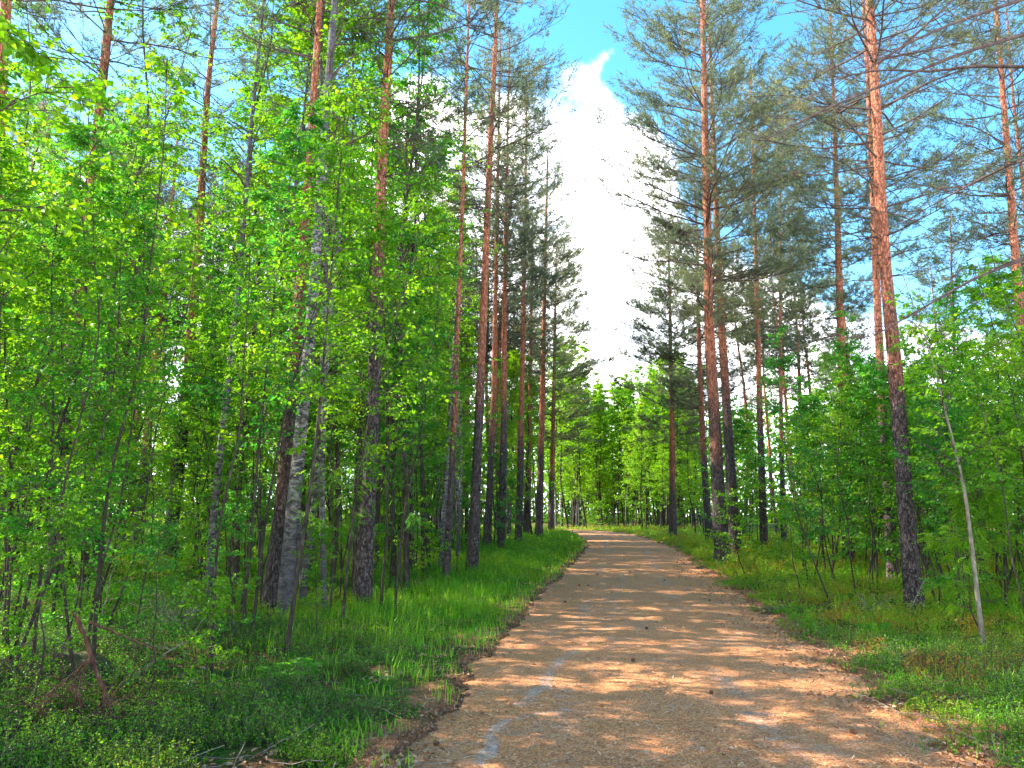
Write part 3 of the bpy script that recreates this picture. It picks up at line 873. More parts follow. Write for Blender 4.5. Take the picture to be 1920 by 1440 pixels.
def edge_side(x, y):
    e, s = edge(np.array([x]), np.array([y])); return float(e[0]), float(s[0])


# -- individually described saplings
NAMED = [
    (T_ROW[0], (176, 1156), 1.25, .10, 'rowan', 'leaning rowan sapling with thick stem left of the slender birch'),
    (T_ROW[1], (58, 1285), .95, .07, 'rowan', 'rowan sapling with dark stem beside the mossy stone'),
    (T_SAP[0], (12, 1225), 1.1, .10, 'sapling', 'leafy sapling leaning right at the left edge in front of the stout pine'),
    (T_SAP[1], (452, 1200), 1.15, .03, 'sapling', 'sapling with crooked dark stem between the slender and the large birch'),
    (T_SAP[2], (712, 1160), 1.05, .08, 'sapling', 'sapling on the verge right of the dark-footed pine, leaning to the road'),
    (T_BARE[0], (740, 1160), 1.1, .05, 'sapling', 'bare lower-stemmed sapling rising from the grassy verge'),
    (T_ROW[2], (618, 1175), .9, .0, 'rowan', 'rowan sapling with feathered leaves between large birch and dark-footed pine'),
    (T_BUSH[0], (810, 1105), 1.0, .0, 'bush', 'low leafy bush at the forest edge above the left grass'),
    (T_BUSH[1], (375, 1360), .55, .0, 'bush', 'little round-leaved bush in the left foreground'),
    (T_BUSH[2], (330, 1190), .7, .0, 'bush', 'small bush with pale leaves in front of the slender birch'),
    (T_BUSH[0], (1400, 1085), 1.15, .0, 'bush', 'bright bush spilling toward the road right of the roadside pair'),
    (T_BUSH[1], (1500, 1122), 1.0, .0, 'bush', 'bright leafy bush in front of the thin arching saplings'),
    (T_BUSH[3], (1850, 1190), 1.05, .0, 'bush', 'feathery-leaved bush at the foot of the arching pale sapling'),
    (T_SAP[3], (1562, 1142), .80, -.04, 'sapling', 'dark-stemmed sapling in front of the grey-footed orange pine'),
    (T_BARE[1], (1606, 1120), .85, .02, 'sapling', 'thin sapling left of the big near pine'),
    (T_SAP[1], (1800, 1160), .85, .0, 'sapling', 'thin sapling between the big near pine and the arching pale sapling'),
]
for k, (t, px, sc, lean, cat, lab) in enumerate(NAMED):
    b = at(*px); taken.append(b)
    nm = {'rowan': 'rowan_sapling', 'sapling': 'birch_sapling', 'bush': 'leafy_bush'}[cat]
    put(t, nm, b[0], b[1], k * 1.7, sc, lab, cat, None)
    o = bpy.context.scene.objects  # noqa
for ob in list(scene.objects):
    pass
# lean is applied after rotation so that the stems tip sideways as in the photo
_named = [o for o in scene.objects if o.parent is None and o.type == 'EMPTY'][-len(NAMED):]
for o, rec in zip(_named, NAMED): o.rotation_euler = (0, rec[3], 0)

for k, (x, y, sc_, t, lab) in enumerate([  # off-frame trees added to block the sun from the near road
        (-5.3, 6.0, 1.35, T_LOW[1], 'low-branched sapling added just beyond the left edge, nearest of the shading thicket'),
        (-6.6, 6.6, 1.5, T_LOW[2], 'bushy sapling added for shade beyond the left edge behind the nearest one'),
        (-5.9, 4.9, 1.4, T_LOW[3], 'bushy sapling added for shade beyond the bottom left corner'),
        (-7.6, 5.6, 1.1, T_TALL[0], 'birch added for shade beyond the left edge, taller than the bushy saplings around it'),
        (-7.0, 7.9, 1.05, T_TALL[3], 'leafy birch added for shade beyond the left edge beside the reddish edge pine'),
        (-8.8, 7.2, 1.1, T_TALL[2], 'outermost leafy birch added for shade beyond the left edge')]):
    taken.append((x, y)); put(t, 'birch_tree', x, y, k * 1.3, sc_, lab, 'birch tree', None)

for k, (px, py, sc_, t, lab) in enumerate([
        (55, 1400, .42, T_LOW[0], 'knee-high leafy shrub in the bottom left corner'),
        (262, 1345, .40, T_LOW[1], 'small leafy shrub just right of the broken branch'),
        (22, 1290, .55, T_LOW[2], 'leafy shrub at the left edge beside the twig tangle'),
        (110, 1262, .60, T_LOW[3], 'leafy shrub rising behind the mossy stone'),
        (250, 1215, .60, T_ROW[2], 'young rowan between the broken branch and the leaning rowan'),
        (430, 1240, .45, T_LOW[1], 'leafy shrub in front of the large birch, left of the fern'),
        (590, 1215, .38, T_LOW[0], 'low shrub right of the fern at the foot of the large birch'),
        (20, 1180, .85, T_LOW[1], 'tall leafy shrub at the left edge in front of the stout far-left pine'),
        (185, 1190, .75, T_LOW[0], 'leafy shrub beside the foot of the leaning rowan')]):
    b = at(px, py); taken.append(b); put(t, 'rowan_sapling' if t is T_ROW[2] else 'leafy_shrub', b[0], b[1], k * 1.9, sc_, lab, 'shrub', None)

# -- the pale arching sapling on the right, grown along its own curve
f, loc, Y = hero_curve([(1845, 1222), (1825, 1025), (1805, 900), (1780, 800), (1755, 700), (1720, 600), (1697, 545)], 4.6)
W, C = grow_leafy(811, f, 4.6, .030, 1.9, nb=22, Lmax=1.1, ntw=7, nlf=8, ls=.058, el0=35, twl=.4)
root = thing('birch_sapling', loc); link_obj('stem', W.mesh('pale_stem', [M_PALE, M_TWIG], smooth=True), root)
link_obj('foliage', C.mesh('pale_sapling_leaves', [M_LEAF]), root)
tag(root, 'pale-stemmed sapling arching left in front of the right-hand wood', 'sapling'); taken.append(loc[:2])

# -- a near birch whose branches reach in at the top left
f = curve_fn([(0, 0, 0), (.05, 0, 2), (.25, .05, 4.2), (.5, .1, 6.0)])
W, C = grow_leafy(812, f, 6.0, .035, 2.7, nb=30, Lmax=1.25, ntw=8, nlf=9, ls=.062, el0=25, twl=.42)
root = thing('birch_sapling', (-3.55, 4.15, ghs(-3.55, 4.15)))
link_obj('stem', W.mesh('near_stem', [M_STEM, M_TWIG], smooth=True), root); link_obj('foliage', C.mesh('near_leaves', [M_LEAF]), root)
tag(root, 'near birch sapling whose large round leaves reach in at the top left corner', 'sapling'); taken.append((-3.4, 4.1))

# -- a near sapling in the left half with leaves large in the photo
f = curve_fn([(0, 0, 0), (.1, 0, 1.5), (.3, .0, 3.0), (.75, .1, 4.8), (1.0, .1, 6.0)])
for k, (px, py, sd, lb) in enumerate([(470, 1215, 814, 'light green sapling with large leaves in front of the orange pine by the birch'),
                                      (640, 1188, 815, 'wide sapling with large leaves hanging in front of the dark-footed pine')]):
    W, C = grow_leafy(sd, f, 6.0, .022, 2.0, nb=22, Lmax=1.6, ntw=8, nlf=8, ls=.066, el0=30, twl=.5, base_t=.6)
    b = at(px, py); root = thing('birch_sapling', (b[0], b[1], ghs(b[0], b[1])))
    link_obj('stem', W.mesh('near_stem', [M_STEM, M_TWIG], smooth=True), root); link_obj('foliage', C.mesh('near_leaves', [M_LEAF]), root)
    tag(root, lb, 'sapling'); taken.append(b)

# -- pine just outside the right edge whose long bare limbs cross the sky
bx, by = 6.9, 7.6
f = curve_fn([(0, 0, 0), (0, 0, 7), (-.1, 0, 14)])
W, C = grow_pine(830, f, 14, .13, 8.3, 2.0, .8, nl=.08, nw=.003)
zb = ghs(bx, by)
for k, pts in enumerate([
        [(2165, 40, 7.6), (1990, 45, 7.6), (1920, 64, 7.5), (1800, 100, 7.4), (1725, 132, 7.3), (1625, 172, 7.2), (1545, 205, 7.1), (1440, 260, 7.0)],
        [(2165, -60, 7.6), (2000, -30, 7.6), (1920, -2, 7.5), (1775, 47, 7.4), (1675, 95, 7.2), (1600, 150, 7.1)],
        [(2165, 150, 7.6), (2000, 120, 7.8), (1920, 126, 7.9), (1825, 122, 8.0), (1740, 136, 8.1), (1650, 128, 8.2), (1560, 150, 8.3)],
        [(2165, 420, 7.6), (2000, 452, 7.6), (1920, 486, 7.6), (1825, 522, 7.6), (1700, 595, 7.6), (1620, 640, 7.6)],
        [(2165, 300, 7.6), (2000, 290, 7.9), (1910, 300, 8.2), (1820, 345, 8.5), (1720, 400, 8.8)]]):
    P = np.array([onplane(a, b_, c) for a, b_, c in pts]) - np.array([bx, by, zb]); P[0, :2] = f(P[0, 2])[:2]
    tt = np.linspace(0, 1, 16); s = np.linspace(0, 1, len(P)); Q = np.stack([np.interp(tt, s, P[:, j]) for j in range(3)], 1)
    Q[1:-1] = (Q[:-2] + 2 * Q[1:-1] + Q[2:]) / 4
    tubes(W, Q[None], (.021 * (1 - tt) ** .7 + .004)[None], 6, 1)
    rg = np.random.default_rng(840 + k); n = 16; q = rg.uniform(.3, 1, n)
    base = np.stack([np.interp(q, tt, Q[:, j]) for j in range(3)], 1)
    az = R(-90) + rg.choice([-1, 1], n) * rg.uniform(.3, 1.1, n)
    sub = Limbs(rg, base, az, np.radians(rg.normal(2, 16, n)), rg.uniform(.25, .9, n), bend=-.05, lat=.2, wob=.05)
    sub.geo(W, np.full(n, .006), 5, 4, 1)
    bi = np.repeat(np.arange(n), 4); m = len(bi)
    s2 = Limbs(rg, sub.pt(bi, rg.uniform(.4, 1, m)), az[bi] + rg.normal(0, .7, m), np.radians(rg.normal(8, 20, m)), rg.uniform(.08, .3, m))
    s2.geo(W, np.full(m, .003), 3, 3, 1)
root = thing('pine_tree', (bx, by, zb)); link_obj('trunk', W.mesh('edge_pine_wood', [M_PINE, M_TWIG], smooth=True), root)
link_obj('crown', C.mesh('edge_pine_needles', [M_NEEDLE]), root)
tag(root, 'pine outside the right edge whose long bare dark limbs cross the upper right sky', 'pine tree'); taken.append((bx, by))

# ------------------------------------------------------------------ the crowd of saplings and far trees
GL = 'thin young broadleaf trees crowding the wood left of the road'
def left_ok(x, y, r):
    p = px_of(x, y); e, s = edge_side(x, y)
    if s > 0: return False
    if p > 420 and r < 10.5: return False
    if p > 640 and r < 12.5: return False
    if p > 760 and e < 2.2: return False
    return r > 7.2
for k, (x, y, r) in enumerate(scatter(50, -42, 3.5, 12.5, 28, .75, 1.6, left_ok)):
    put(T_TALL[k % 4], 'birch_tree', x, y, rs.uniform(0, 6.28), rs.uniform(1.0, 1.4), 'thin leafy birch tree among those added off-frame to shade the near left ground', 'birch tree', 'thin leafy birches of the left-hand wood')
for k, (x, y, r) in enumerate(scatter(24, -125, -41, 4.2, 13, 1.0, 1.6, lambda x, y, r: x < -4.2)):  # the wood carried on out of view, added to shade the near left
    put((T_TALL + T_LOW)[k % 8], 'birch_tree', x, y, rs.uniform(0, 6.28), rs.uniform(.85, 1.15), 'thin leafy birch tree among those added off-frame to shade the near left ground', 'birch tree', 'thin leafy birches of the left-hand wood')
for k, (px, py, sc_, lab) in enumerate([
        (738, 1104, 1.15, 'tall leafy birch right of the dark-footed pine, its top against the cloud'),
        (775, 1084, 1.25, 'tall leafy birch behind the bare-stemmed verge sapling'),
        (806, 1074, 1.2, 'leafy birch just left of the dark-stemmed birch by the road row'),
        (856, 1062, 1.1, 'leafy birch between the dark-stemmed birch and the foremost roadside pine'),
        (705, 1078, 1.3, 'tall leafy birch close behind the dark-footed pine'),
        (760, 1058, 1.4, 'tallest leafy birch filling the gap left of the roadside pines')]):
    b = at(px, py); taken.append(b); put(T_TALL[(k + 2) % 4], 'birch_tree', b[0], b[1], k * 2.1, sc_, lab, 'birch tree', None)
for k, (x, y, r) in enumerate(scatter(88, -42, 4, 7.5, 34, .5, 1.5, left_ok)):
    t = (T_SAP + T_ROW + T_SAP)[k % 11]
    nm = 'rowan_sapling' if any(t is q for q in T_ROW) else 'birch_sapling'
    put(t, nm, x, y, rs.uniform(0, 6.28), rs.uniform(.7, 1.05) * (1 + .3 * sstep(13, 22, r)), 'thin leafy sapling in the crowded thicket left of the road', 'sapling', GL)
for k, (x, y, r) in enumerate(scatter(60, -42, 4, 7.5, 30, .35, 1.3, left_ok)):
    put(T_BARE[k % 3], 'birch_sapling', x, y, rs.uniform(0, 6.28), rs.uniform(.7, 1.25), 'spindly bare-stemmed sapling in the thicket left of the road', 'sapling', 'spindly stems in the left thicket')
for k, (x, y, r) in enumerate(scatter(26, -42, 5, 8.5, 40, .5, 1.6, left_ok)):
    put(T_BUSH[k % 4], 'leafy_bush', x, y, rs.uniform(0, 6.28), rs.uniform(.5, 1.0), 'low leafy bush under the trees of the left-hand wood', 'bush', 'bushes under the trees on the left')
for k, (x, y, r) in enumerate(scatter(84, -42, 2.5, 14, 70, 1.4, 3.0, lambda x, y, r: edge_side(x, y)[1] < 0 and px_of(x, y) < 985)):
    put(T_PINE[k % 4], 'pine_tree', x, y, rs.uniform(0, 6.28), rs.uniform(.85, 1.1), 'orange-trunked pine seen through the leaves deep in the left-hand wood', 'pine tree', 'pines deep in the left-hand wood')
for k, (x, y, r) in enumerate(scatter(52, -42, 4.5, 26, 85, 1.2, 2.5, lambda x, y, r: edge_side(x, y)[1] < 0 and px_of(x, y) < 1030 or y > 82 and x < 0)):
    put(T_FAR[k % 3], 'birch_tree', x, y, rs.uniform(0, 6.28), rs.uniform(.6, 1.0), 'sunlit broadleaf tree deep in the left-hand wood', 'broadleaf tree', 'broadleaf trees deep in the left-hand wood')

for k, (x, y, r) in enumerate(scatter(46, -42, 4.5, 9, 40, .6, 1.7, left_ok)):
    put(T_LOW[k % 4], 'birch_sapling', x, y, rs.uniform(0, 6.28), rs.uniform(.7, 1.3), 'low-branched leafy sapling in the thicket left of the road', 'sapling', GL)

def right_ok(x, y, r):
    p = px_of(x, y); e, s = edge_side(x, y)
    if s < 0 or y > 62: return False
    if p < 1400 and r < 27: return False
    if p < 1600 and r < 13: return False
    if p < 1780 and r < 13.5: return False
    return r > 10.2 and e > 2.2
for k, (x, y, r) in enumerate(scatter(56, 10, 42, 10, 40, .7, 2.2, right_ok)):
    t = (T_SAP + T_ROW[:2])[k % 6]
    nm = 'rowan_sapling' if any(t is q for q in T_ROW) else 'birch_sapling'
    put(t, nm, x, y, rs.uniform(0, 6.28), rs.uniform(.75, .95) * (1 + .25 * sstep(13, 24, r)), 'leafy sapling in the thicket right of the road', 'sapling', 'leafy saplings in the right-hand thicket')
for k, (x, y, r) in enumerate(scatter(40, 12, 42, 9.5, 30, .4, 2.2, right_ok)):
    put(T_BARE[k % 3], 'birch_sapling', x, y, rs.uniform(0, 6.28), rs.uniform(.55, .95), 'spindly bare-stemmed sapling in the wood right of the road', 'sapling', 'spindly stems in the right-hand wood')
for k, (x, y, r) in enumerate(scatter(24, 10, 42, 11, 45, .5, 1.6, right_ok)):
    put(T_BUSH[k % 4], 'leafy_bush', x, y, rs.uniform(0, 6.28), rs.uniform(.5, 1.0), 'low leafy bush under the trees of the right-hand wood', 'bush', 'bushes under the trees on the right')
for k, (x, y, r) in enumerate(scatter(22, 13.5, 42, 26, 75, 1.8, 3.0, lambda x, y, r: edge_side(x, y)[1] > 0 and px_of(x, y) > 1300)):
    put(T_PINE[k % 4], 'pine_tree', x, y, rs.uniform(0, 6.28), rs.uniform(.8, 1.05), 'pine standing deep in the right-hand wood', 'pine tree', 'pines deep in the right-hand wood')
for k, (x, y, r) in enumerate(scatter(40, 12, 42, 30, 85, 1.2, 2.5, lambda x, y, r: px_of(x, y) > 1290)):
    put(T_FAR[k % 3], 'birch_tree', x, y, rs.uniform(0, 6.28), rs.uniform(.45, .75), 'broadleaf tree deep in the right-hand wood', 'broadleaf tree', 'broadleaf trees deep in the right-hand wood')
for k, (x, y, r) in enumerate(scatter(72, 10, 42, 12, 36, .7, 2.0, right_ok)):
    put(T_LOW[k % 4], 'birch_sapling', x, y, rs.uniform(0, 6.28), rs.uniform(.8, 1.1) * (1 + .4 * sstep(13, 22, r)), 'low-branched leafy sapling in the thicket right of the road', 'sapling', 'leafy saplings in the right-hand thicket')
# the wall of birches beyond the bend
for k, (x, y, r) in enumerate(scatter(30, -9, 3.2, 34, 78, .9, 2.2, lambda x, y, r: edge_side(x, y)[1] < 0)):
    put(T_FAR[k % 3], 'birch_tree', x, y, rs.uniform(0, 6.28), rs.uniform(.7, 1.1), 'sunlit broadleaf tree deep in the left-hand wood', 'broadleaf tree', 'broadleaf trees deep in the left-hand wood')


def bend_ok(x, y, r):
    e, s = edge_side(x, y); p = px_of(x, y)
    return e > 2.5 and (s > 0 or y > 80) and 1030 < p < 1320 and y > 62
for k, (x, y, r) in enumerate(scatter(100, 2.5, 14.5, 64, 100, .8, 2.5, bend_ok)):
    p = px_of(x, y)
    hmax = (1.0 + .25 * sstep(1150, 1280, p) + .35 * sstep(1110, 1060, p)) * (r / 82)
    put(T_FAR[k % 3], 'birch_tree', x, y, rs.uniform(0, 6.28), hmax * rs.uniform(.8, 1.35), 'pale green birch in the wall of trees beyond the road bend', 'birch tree', 'birches beyond the road bend')
for k, (x, y, r) in enumerate(scatter(22, 2.5, 16, 62, 95, .8, 1.2, bend_ok)):
    put(T_BUSH[k % 4], 'leafy_bush', x, y, rs.uniform(0, 6.28), rs.uniform(1.0, 1.7), 'sunny bush at the foot of the birches beyond the bend', 'bush', 'bushes beyond the road bend')

# ------------------------------------------------------------------ far wood that reads as one mass
def far_wood():
    rg = np.random.default_rng(77); g = Geo(); n = 130000
    th = np.radians(rg.uniform(-60, 60, n)); r = rg.uniform(105, 140, n)
    top = 13 + 5 * vnoise(np.degrees(th) * .5, r * .05, 1.0) + 2.5 * vnoise(np.degrees(th) * 2, r * .2, 1.0, 4)
    z = top * rg.random(n) ** 1.15
    P = np.stack([np.sin(th) * r, np.cos(th) * r, z], 1)
    leaves(g, P, rg.normal(0, 1, (n, 3)), rg.normal(0, 1, (n, 3)), rg.uniform(.35, .75, n), .8, False,
           np.clip(.45 + (vnoise(P[:, 0] * .3, P[:, 2] * .5, 1) - .5) * .9 + rg.normal(0, .1, n), 0, 1))
    m = 500; th = np.radians(rg.uniform(-60, 60, m)); r = rg.uniform(103, 120, m)
    b = np.stack([np.sin(th) * r, np.cos(th) * r, np.full(m, -.3)], 1)
    P = np.stack([b, b + np.stack([rg.normal(0, .4, m), rg.normal(0, .4, m), rg.uniform(8, 12, m)], 1)], 1)
    tubes(g, P, np.tile([.14, .05], (m, 1)), 5, 1)
    o = link_obj('far_wood', g.mesh('far_wood', [M_LEAF, M_STEM])); tag(o, 'far green wood closing the view behind the trees', 'wood', kind='stuff')


far_wood()


# ------------------------------------------------------------------ ground cover
def fan_points(rg, n, r0, r1, th0=-45, th1=45, power=0.0):
    th = np.radians(rg.uniform(th0, th1, n)); r = r0 * (r1 / r0) ** rg.random(n)
    return np.sin(th) * r, np.cos(th) * r, r


def bilberry():
    rg = np.random.default_rng(31); g = Geo()
    x, y, r = fan_points(rg, 60000, 4.2, 75)
    e, s = edge(x, y)
    clump = vnoise(x, y, .9, 12) * .6 + vnoise(x, y, 2.7, 13) * .4
    prob = np.where(s < 0, sstep(.28, .9, e) * sstep(.36, .52, clump + .10 * sstep(.5, 2, e) + .15 * sstep(8, 16, r)), sstep(.02, .7, e + .9 * (clump - .5)) * sstep(.30, .48, clump + .12))
    deep = np.where(s > 0, .55 * sstep(5, 9, e), .25 * sstep(5, 9, e) + .35 * sstep(2.2, 3.6, e) * sstep(11, 7, r))
    keep = rg.random(len(x)) < prob * (1 - deep)
    x, y, r, e, s, clump = [a[keep] for a in (x, y, r, e, s, clump)]
    n = len(x); z = gh(x, y)
    sc = .8 + .9 * sstep(6, 40, r)
    H = rg.uniform(.10, .30, n) * sc * (.7 + .6 * clump) * (0.65 + .5 * sstep(.2, 1.5, e))
    ns = 4; si = np.repeat(np.arange(n), ns); m = len(si)
    az = rg.random(m) * 6.283; el = np.radians(rg.uniform(42, 85, m))
    D = sph(az, el); base = np.stack([x, y, z - .02], 1)[si] + np.stack([rg.normal(0, .05, m), rg.normal(0, .05, m), np.zeros(m)], 1) * sc[si][:, None]
    LL = H[si] * rg.uniform(.6, 1.1, m)
    near = r[si] < 11
    P = np.stack([base[near], (base + D * LL[:, None])[near]], 1)
    tubes(g, P, np.tile([.0022, .0012], (len(P), 1)), 3, 1)
    nl = 9; li = np.repeat(np.arange(m), nl); k = len(li)
    u = rg.uniform(.25, 1.05, k)
    pos = base[li] + D[li] * (LL[li] * u)[:, None]
    lz = rg.random(k) * 6.283; ld = sph(lz, np.radians(rg.normal(12, 25, k)))
    patch = vnoise(x, y, .55, 15)
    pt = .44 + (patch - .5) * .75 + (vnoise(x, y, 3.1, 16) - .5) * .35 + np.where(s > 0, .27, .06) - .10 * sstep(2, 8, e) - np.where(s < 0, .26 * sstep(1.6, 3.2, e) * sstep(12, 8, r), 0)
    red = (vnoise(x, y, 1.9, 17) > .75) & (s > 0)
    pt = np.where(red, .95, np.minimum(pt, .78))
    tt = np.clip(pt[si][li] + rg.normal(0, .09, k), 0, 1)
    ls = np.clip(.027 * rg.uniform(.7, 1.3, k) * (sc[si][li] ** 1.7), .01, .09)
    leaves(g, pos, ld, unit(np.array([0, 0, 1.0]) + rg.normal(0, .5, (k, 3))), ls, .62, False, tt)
    o = link_obj('bilberry_shrubs', g.mesh('bilberry', [M_BERRY, M_TWIG])); tag(o, 'low bilberry shrubs covering the ground on both sides of the road', 'ground cover', kind='stuff')


def grass():
    rg = np.random.default_rng(32); g = Geo()
    x, y, r = fan_points(rg, 150000, 4.5, 85, -32, 32)
    e, s = edge(x, y)
    tuft = vnoise(x, y, 3.5, 21)
    pl = sstep(.02, .35, e) * sstep(3.4, 1.6, e) * sstep(.38, .66, tuft + .30 * sstep(7, 13, r)) * (.35 + .65 * sstep(8, 12, r))
    pr = sstep(.04, .5, e) * sstep(2.6, .9, e) * sstep(.45, .75, tuft) * .55
    pr = np.maximum(pr, sstep(.05, .5, e) * sstep(6, 3, e) * sstep(45, 55, y))
    pl = np.maximum(pl, sstep(.05, .5, e) * sstep(8, 4, e) * sstep(58, 66, y))
    mid = (np.abs(road_ds(x, y)) < .35) & (y > 14) & (vnoise(x, y, 1.1, 25) > .74)
    keep = rg.random(len(x)) < np.where(s < 0, pl, pr) + mid * .35
    x, y, r, e, s, tuft, mid = [a[keep] for a in (x, y, r, e, s, tuft, mid)]
    n = len(x); z = np.where(mid, road_z(x, y), gh(x, y)) - .01
    long_ = sstep(.5, 1.0, e) * sstep(7, 11, r)
    H = (.09 + .13 * long_ + .08 * tuft) * rg.uniform(.5, 1.3, n) * np.where(s > 0, .7, 1) * np.where(mid, .3, 1) * (1 + .5 * sstep(30, 60, r))
    w = .0028 * (1 + 1.5 * sstep(8, 40, r) * 2.4)
    az = rg.random(n) * 6.283; D = sph(az, np.zeros(n)); S = sph(az + 1.57, np.zeros(n)); up = np.array([0, 0, 1.0])
    B = np.stack([x, y, z], 1); bend = rg.uniform(.15, .8, n)[:, None]; H_ = H[:, None]; w_ = (w * rg.uniform(.7, 1.4, n))[:, None]
    m1 = B + up * H_ * .55 + D * H_ * bend * .22; tip = B + up * H_ * (1 - .3 * bend) + D * H_ * bend * .85
    V = np.stack([B - S * w_, B + S * w_, m1 + S * w_ * .85, m1 - S * w_ * .85, tip + S * w_ * .12, tip - S * w_ * .12], 1)
    o = (np.arange(n) * 6)[:, None]
    F = np.concatenate([o + np.array([0, 1, 2, 3]), o + np.array([3, 2, 4, 5])])
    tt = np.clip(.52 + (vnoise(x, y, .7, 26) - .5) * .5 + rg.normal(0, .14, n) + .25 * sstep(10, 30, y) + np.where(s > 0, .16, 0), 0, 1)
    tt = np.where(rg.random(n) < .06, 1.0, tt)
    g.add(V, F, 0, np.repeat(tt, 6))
    o = link_obj('grass', g.mesh('grass', [M_GRASS])); tag(o, 'fresh green grass growing along the verges of the road', 'grass', kind='stuff')


def clumpd(x, y): return vnoise(x, y, .9, 12) * .6 + vnoise(x, y, 2.7, 13) * .4


def litter():
    rg = np.random.default_rng(33); g = Geo()
    x, y, r = fan_points(rg, 190000, 3.6, 22, -42, 45)
    e, s = edge(x, y); keep = e < .5
    x, y, r, e = [a[keep] for a in (x, y, r, e)]
    n = len(x); z = np.where(e < 0.02, road_z(x, y), np.maximum(gh(x, y), road_z(x, y))) + rg.uniform(.001, .007, n)
    az = rg.random(n) * 6.283; D = sph(az, np.radians(rg.normal(0, 9, n)))
    P = np.stack([x, y, z], 1)
    L = rg.uniform(.020, .055, n) * (1 + .5 * sstep(8, 18, r)); 
    S = sph(az + 1.57, np.zeros(n)); w = (rg.uniform(.0014, .0030, n) * (1 + sstep(6, 16, r)))[:, None]
    V = np.stack([P - S * w, P + S * w, P + D * L[:, None] + S * w * .6, P + D * L[:, None] - S * w * .6], 1)
    g.add(V, (np.arange(n) * 4)[:, None] + np.arange(4), 0, np.repeat(np.clip(rg.normal(.5, .26, n), 0, 1), 4))
    o = link_obj('pine_needle_litter', g.mesh('needle_litter', [M_LITTER])); tag(o, 'fallen brown pine needles scattered over the road', 'needle litter', kind='stuff')
    g = Geo(); x, y, r = fan_points(rg, 80000, 3.8, 34, -44, 45)
    e, s = edge(x, y)
    pr = np.where(s > 0, sstep(-.75, .2, e) * sstep(1.9, .6, e) * .8 + .10 * (e > 1), sstep(-.25, .1, e) * .32 * (.3 + vnoise(x, y, 1.7, 30)))
    pr = np.where((s < 0) & (e > .4), np.maximum(pr, .5 * sstep(9, 6, r) * sstep(.5, .3, clumpd(x, y))), pr) + .012 * (e < 0)
    pr = pr * sstep(.25, .55, vnoise(x, y, 2.3, 31)) 
    keep = rg.random(len(x)) < pr
    x, y, r, e = [a[keep] for a in (x, y, r, e)]; n = len(x)
    z = np.maximum(gh(x, y), np.where(e < .15, road_z(x, y), -9)) + rg.uniform(.004, .022, n)
    az = rg.random(n) * 6.283
    leaves(g, np.stack([x, y, z], 1), sph(az, np.radians(rg.normal(8, 16, n))), unit(np.array([0, 0, 1.0]) + rg.normal(0, .35, (n, 3))),
           rg.uniform(.022, .055, n) * (1 + .5 * sstep(10, 25, r)), .62, True, np.clip(rg.normal(.6, .24, n), 0, 1), fold=.22)
    o = link_obj('dry_leaves', g.mesh('dry_leaves', [M_DRY])); tag(o, 'dry brown leaves lying along the road edges', 'leaf litter', kind='stuff')
    # crumbs of dark soil along the left lip and twig litter
    g = Geo(); x, y, r = fan_points(rg, 60000, 4.2, 40, -44, 20); e, s = edge(x, y)
    keep = (s < 0) & (e > -.22) & (e < .26) & (rg.random(len(x)) < .75 * sstep(-.22, .0, e)); x, y, r = x[keep], y[keep], r[keep]; n = len(x)
    P = np.stack([x, y, gh(x, y) + .004], 1); sz = rg.uniform(.008, .028, n) * (1 + .8 * sstep(10, 30, r))
    o8 = np.array([(1, 0, 0), (0, 1, 0), (-1, 0, 0), (0, -1, 0), (0, 0, 1)], float)
    V = P[:, None] + (o8[None] + rg.normal(0, .25, (n, 5, 3))) * sz[:, None, None]
    F = np.array([(0, 1, 4), (1, 2, 4), (2, 3, 4), (3, 0, 4)]); g.add(V, ((np.arange(n) * 5)[:, None, None] + F).reshape(-1, 3), 0, np.repeat(np.clip(rg.normal(.0, .18, n), 0, .6), 5))
    o = link_obj('soil_crumbs', g.mesh('soil_crumbs', [M_DRY])); tag(o, 'crumbly dark soil along the cut left edge of the road', 'soil', kind='stuff')
    g = Geo(); n = 1500; x, y, r = fan_points(rg, n, 4.2, 22, -44, 45); e, s = edge(x, y)
    keep = (e > .1) | (rg.random(n) < .08); x, y, e = x[keep], y[keep], e[keep]; n = len(x)
    z = np.where(e > .1, gh(x, y), road_z(x, y)) + .012
    az = rg.random(n) * 6.283
    lb = Limbs(rg, np.stack([x, y, z], 1), az, np.radians(np.abs(rg.normal(3, 7, n))), rg.uniform(.08, .5, n), bend=0, lat=.15, wob=.04)
    lb.geo(g, rg.uniform(.0015, .0035, n), 5, 4, 0)
    o = link_obj('twig_litter', g.mesh('twig_litter', [M_PALE])); tag(o, 'thin dry twigs lying on the forest floor', 'twig litter', kind='stuff')


bilberry(); grass(); litter()


# ------------------------------------------------------------------ small things one can point to
def pine_cone_mesh():
    g = Geo(); n = 60
    i = np.arange(n); t = (i + .5) / n; az = i * 2.39996; rr = .017 * np.sin(np.pi * (t * .86 + .1)) ** .7
    c = np.stack([np.cos(az) * rr * .6, np.sin(az) * rr * .6, t * .048], 1)
    D = np.stack([np.cos(az), np.sin(az), np.full(n, .45)], 1)
    leaves(g, c, D, np.tile([0, 0, 1.0], (n, 1)), .013, .9, True, .15, fold=-.1)
    tubes(g, np.array([[[0, 0, .0], [0, 0, .02], [0, 0, .05]]]), np.array([[.006, .011, .003]]), 8, 0, tint=0.0)
    return g.mesh('pine_cone', [M_DRY])


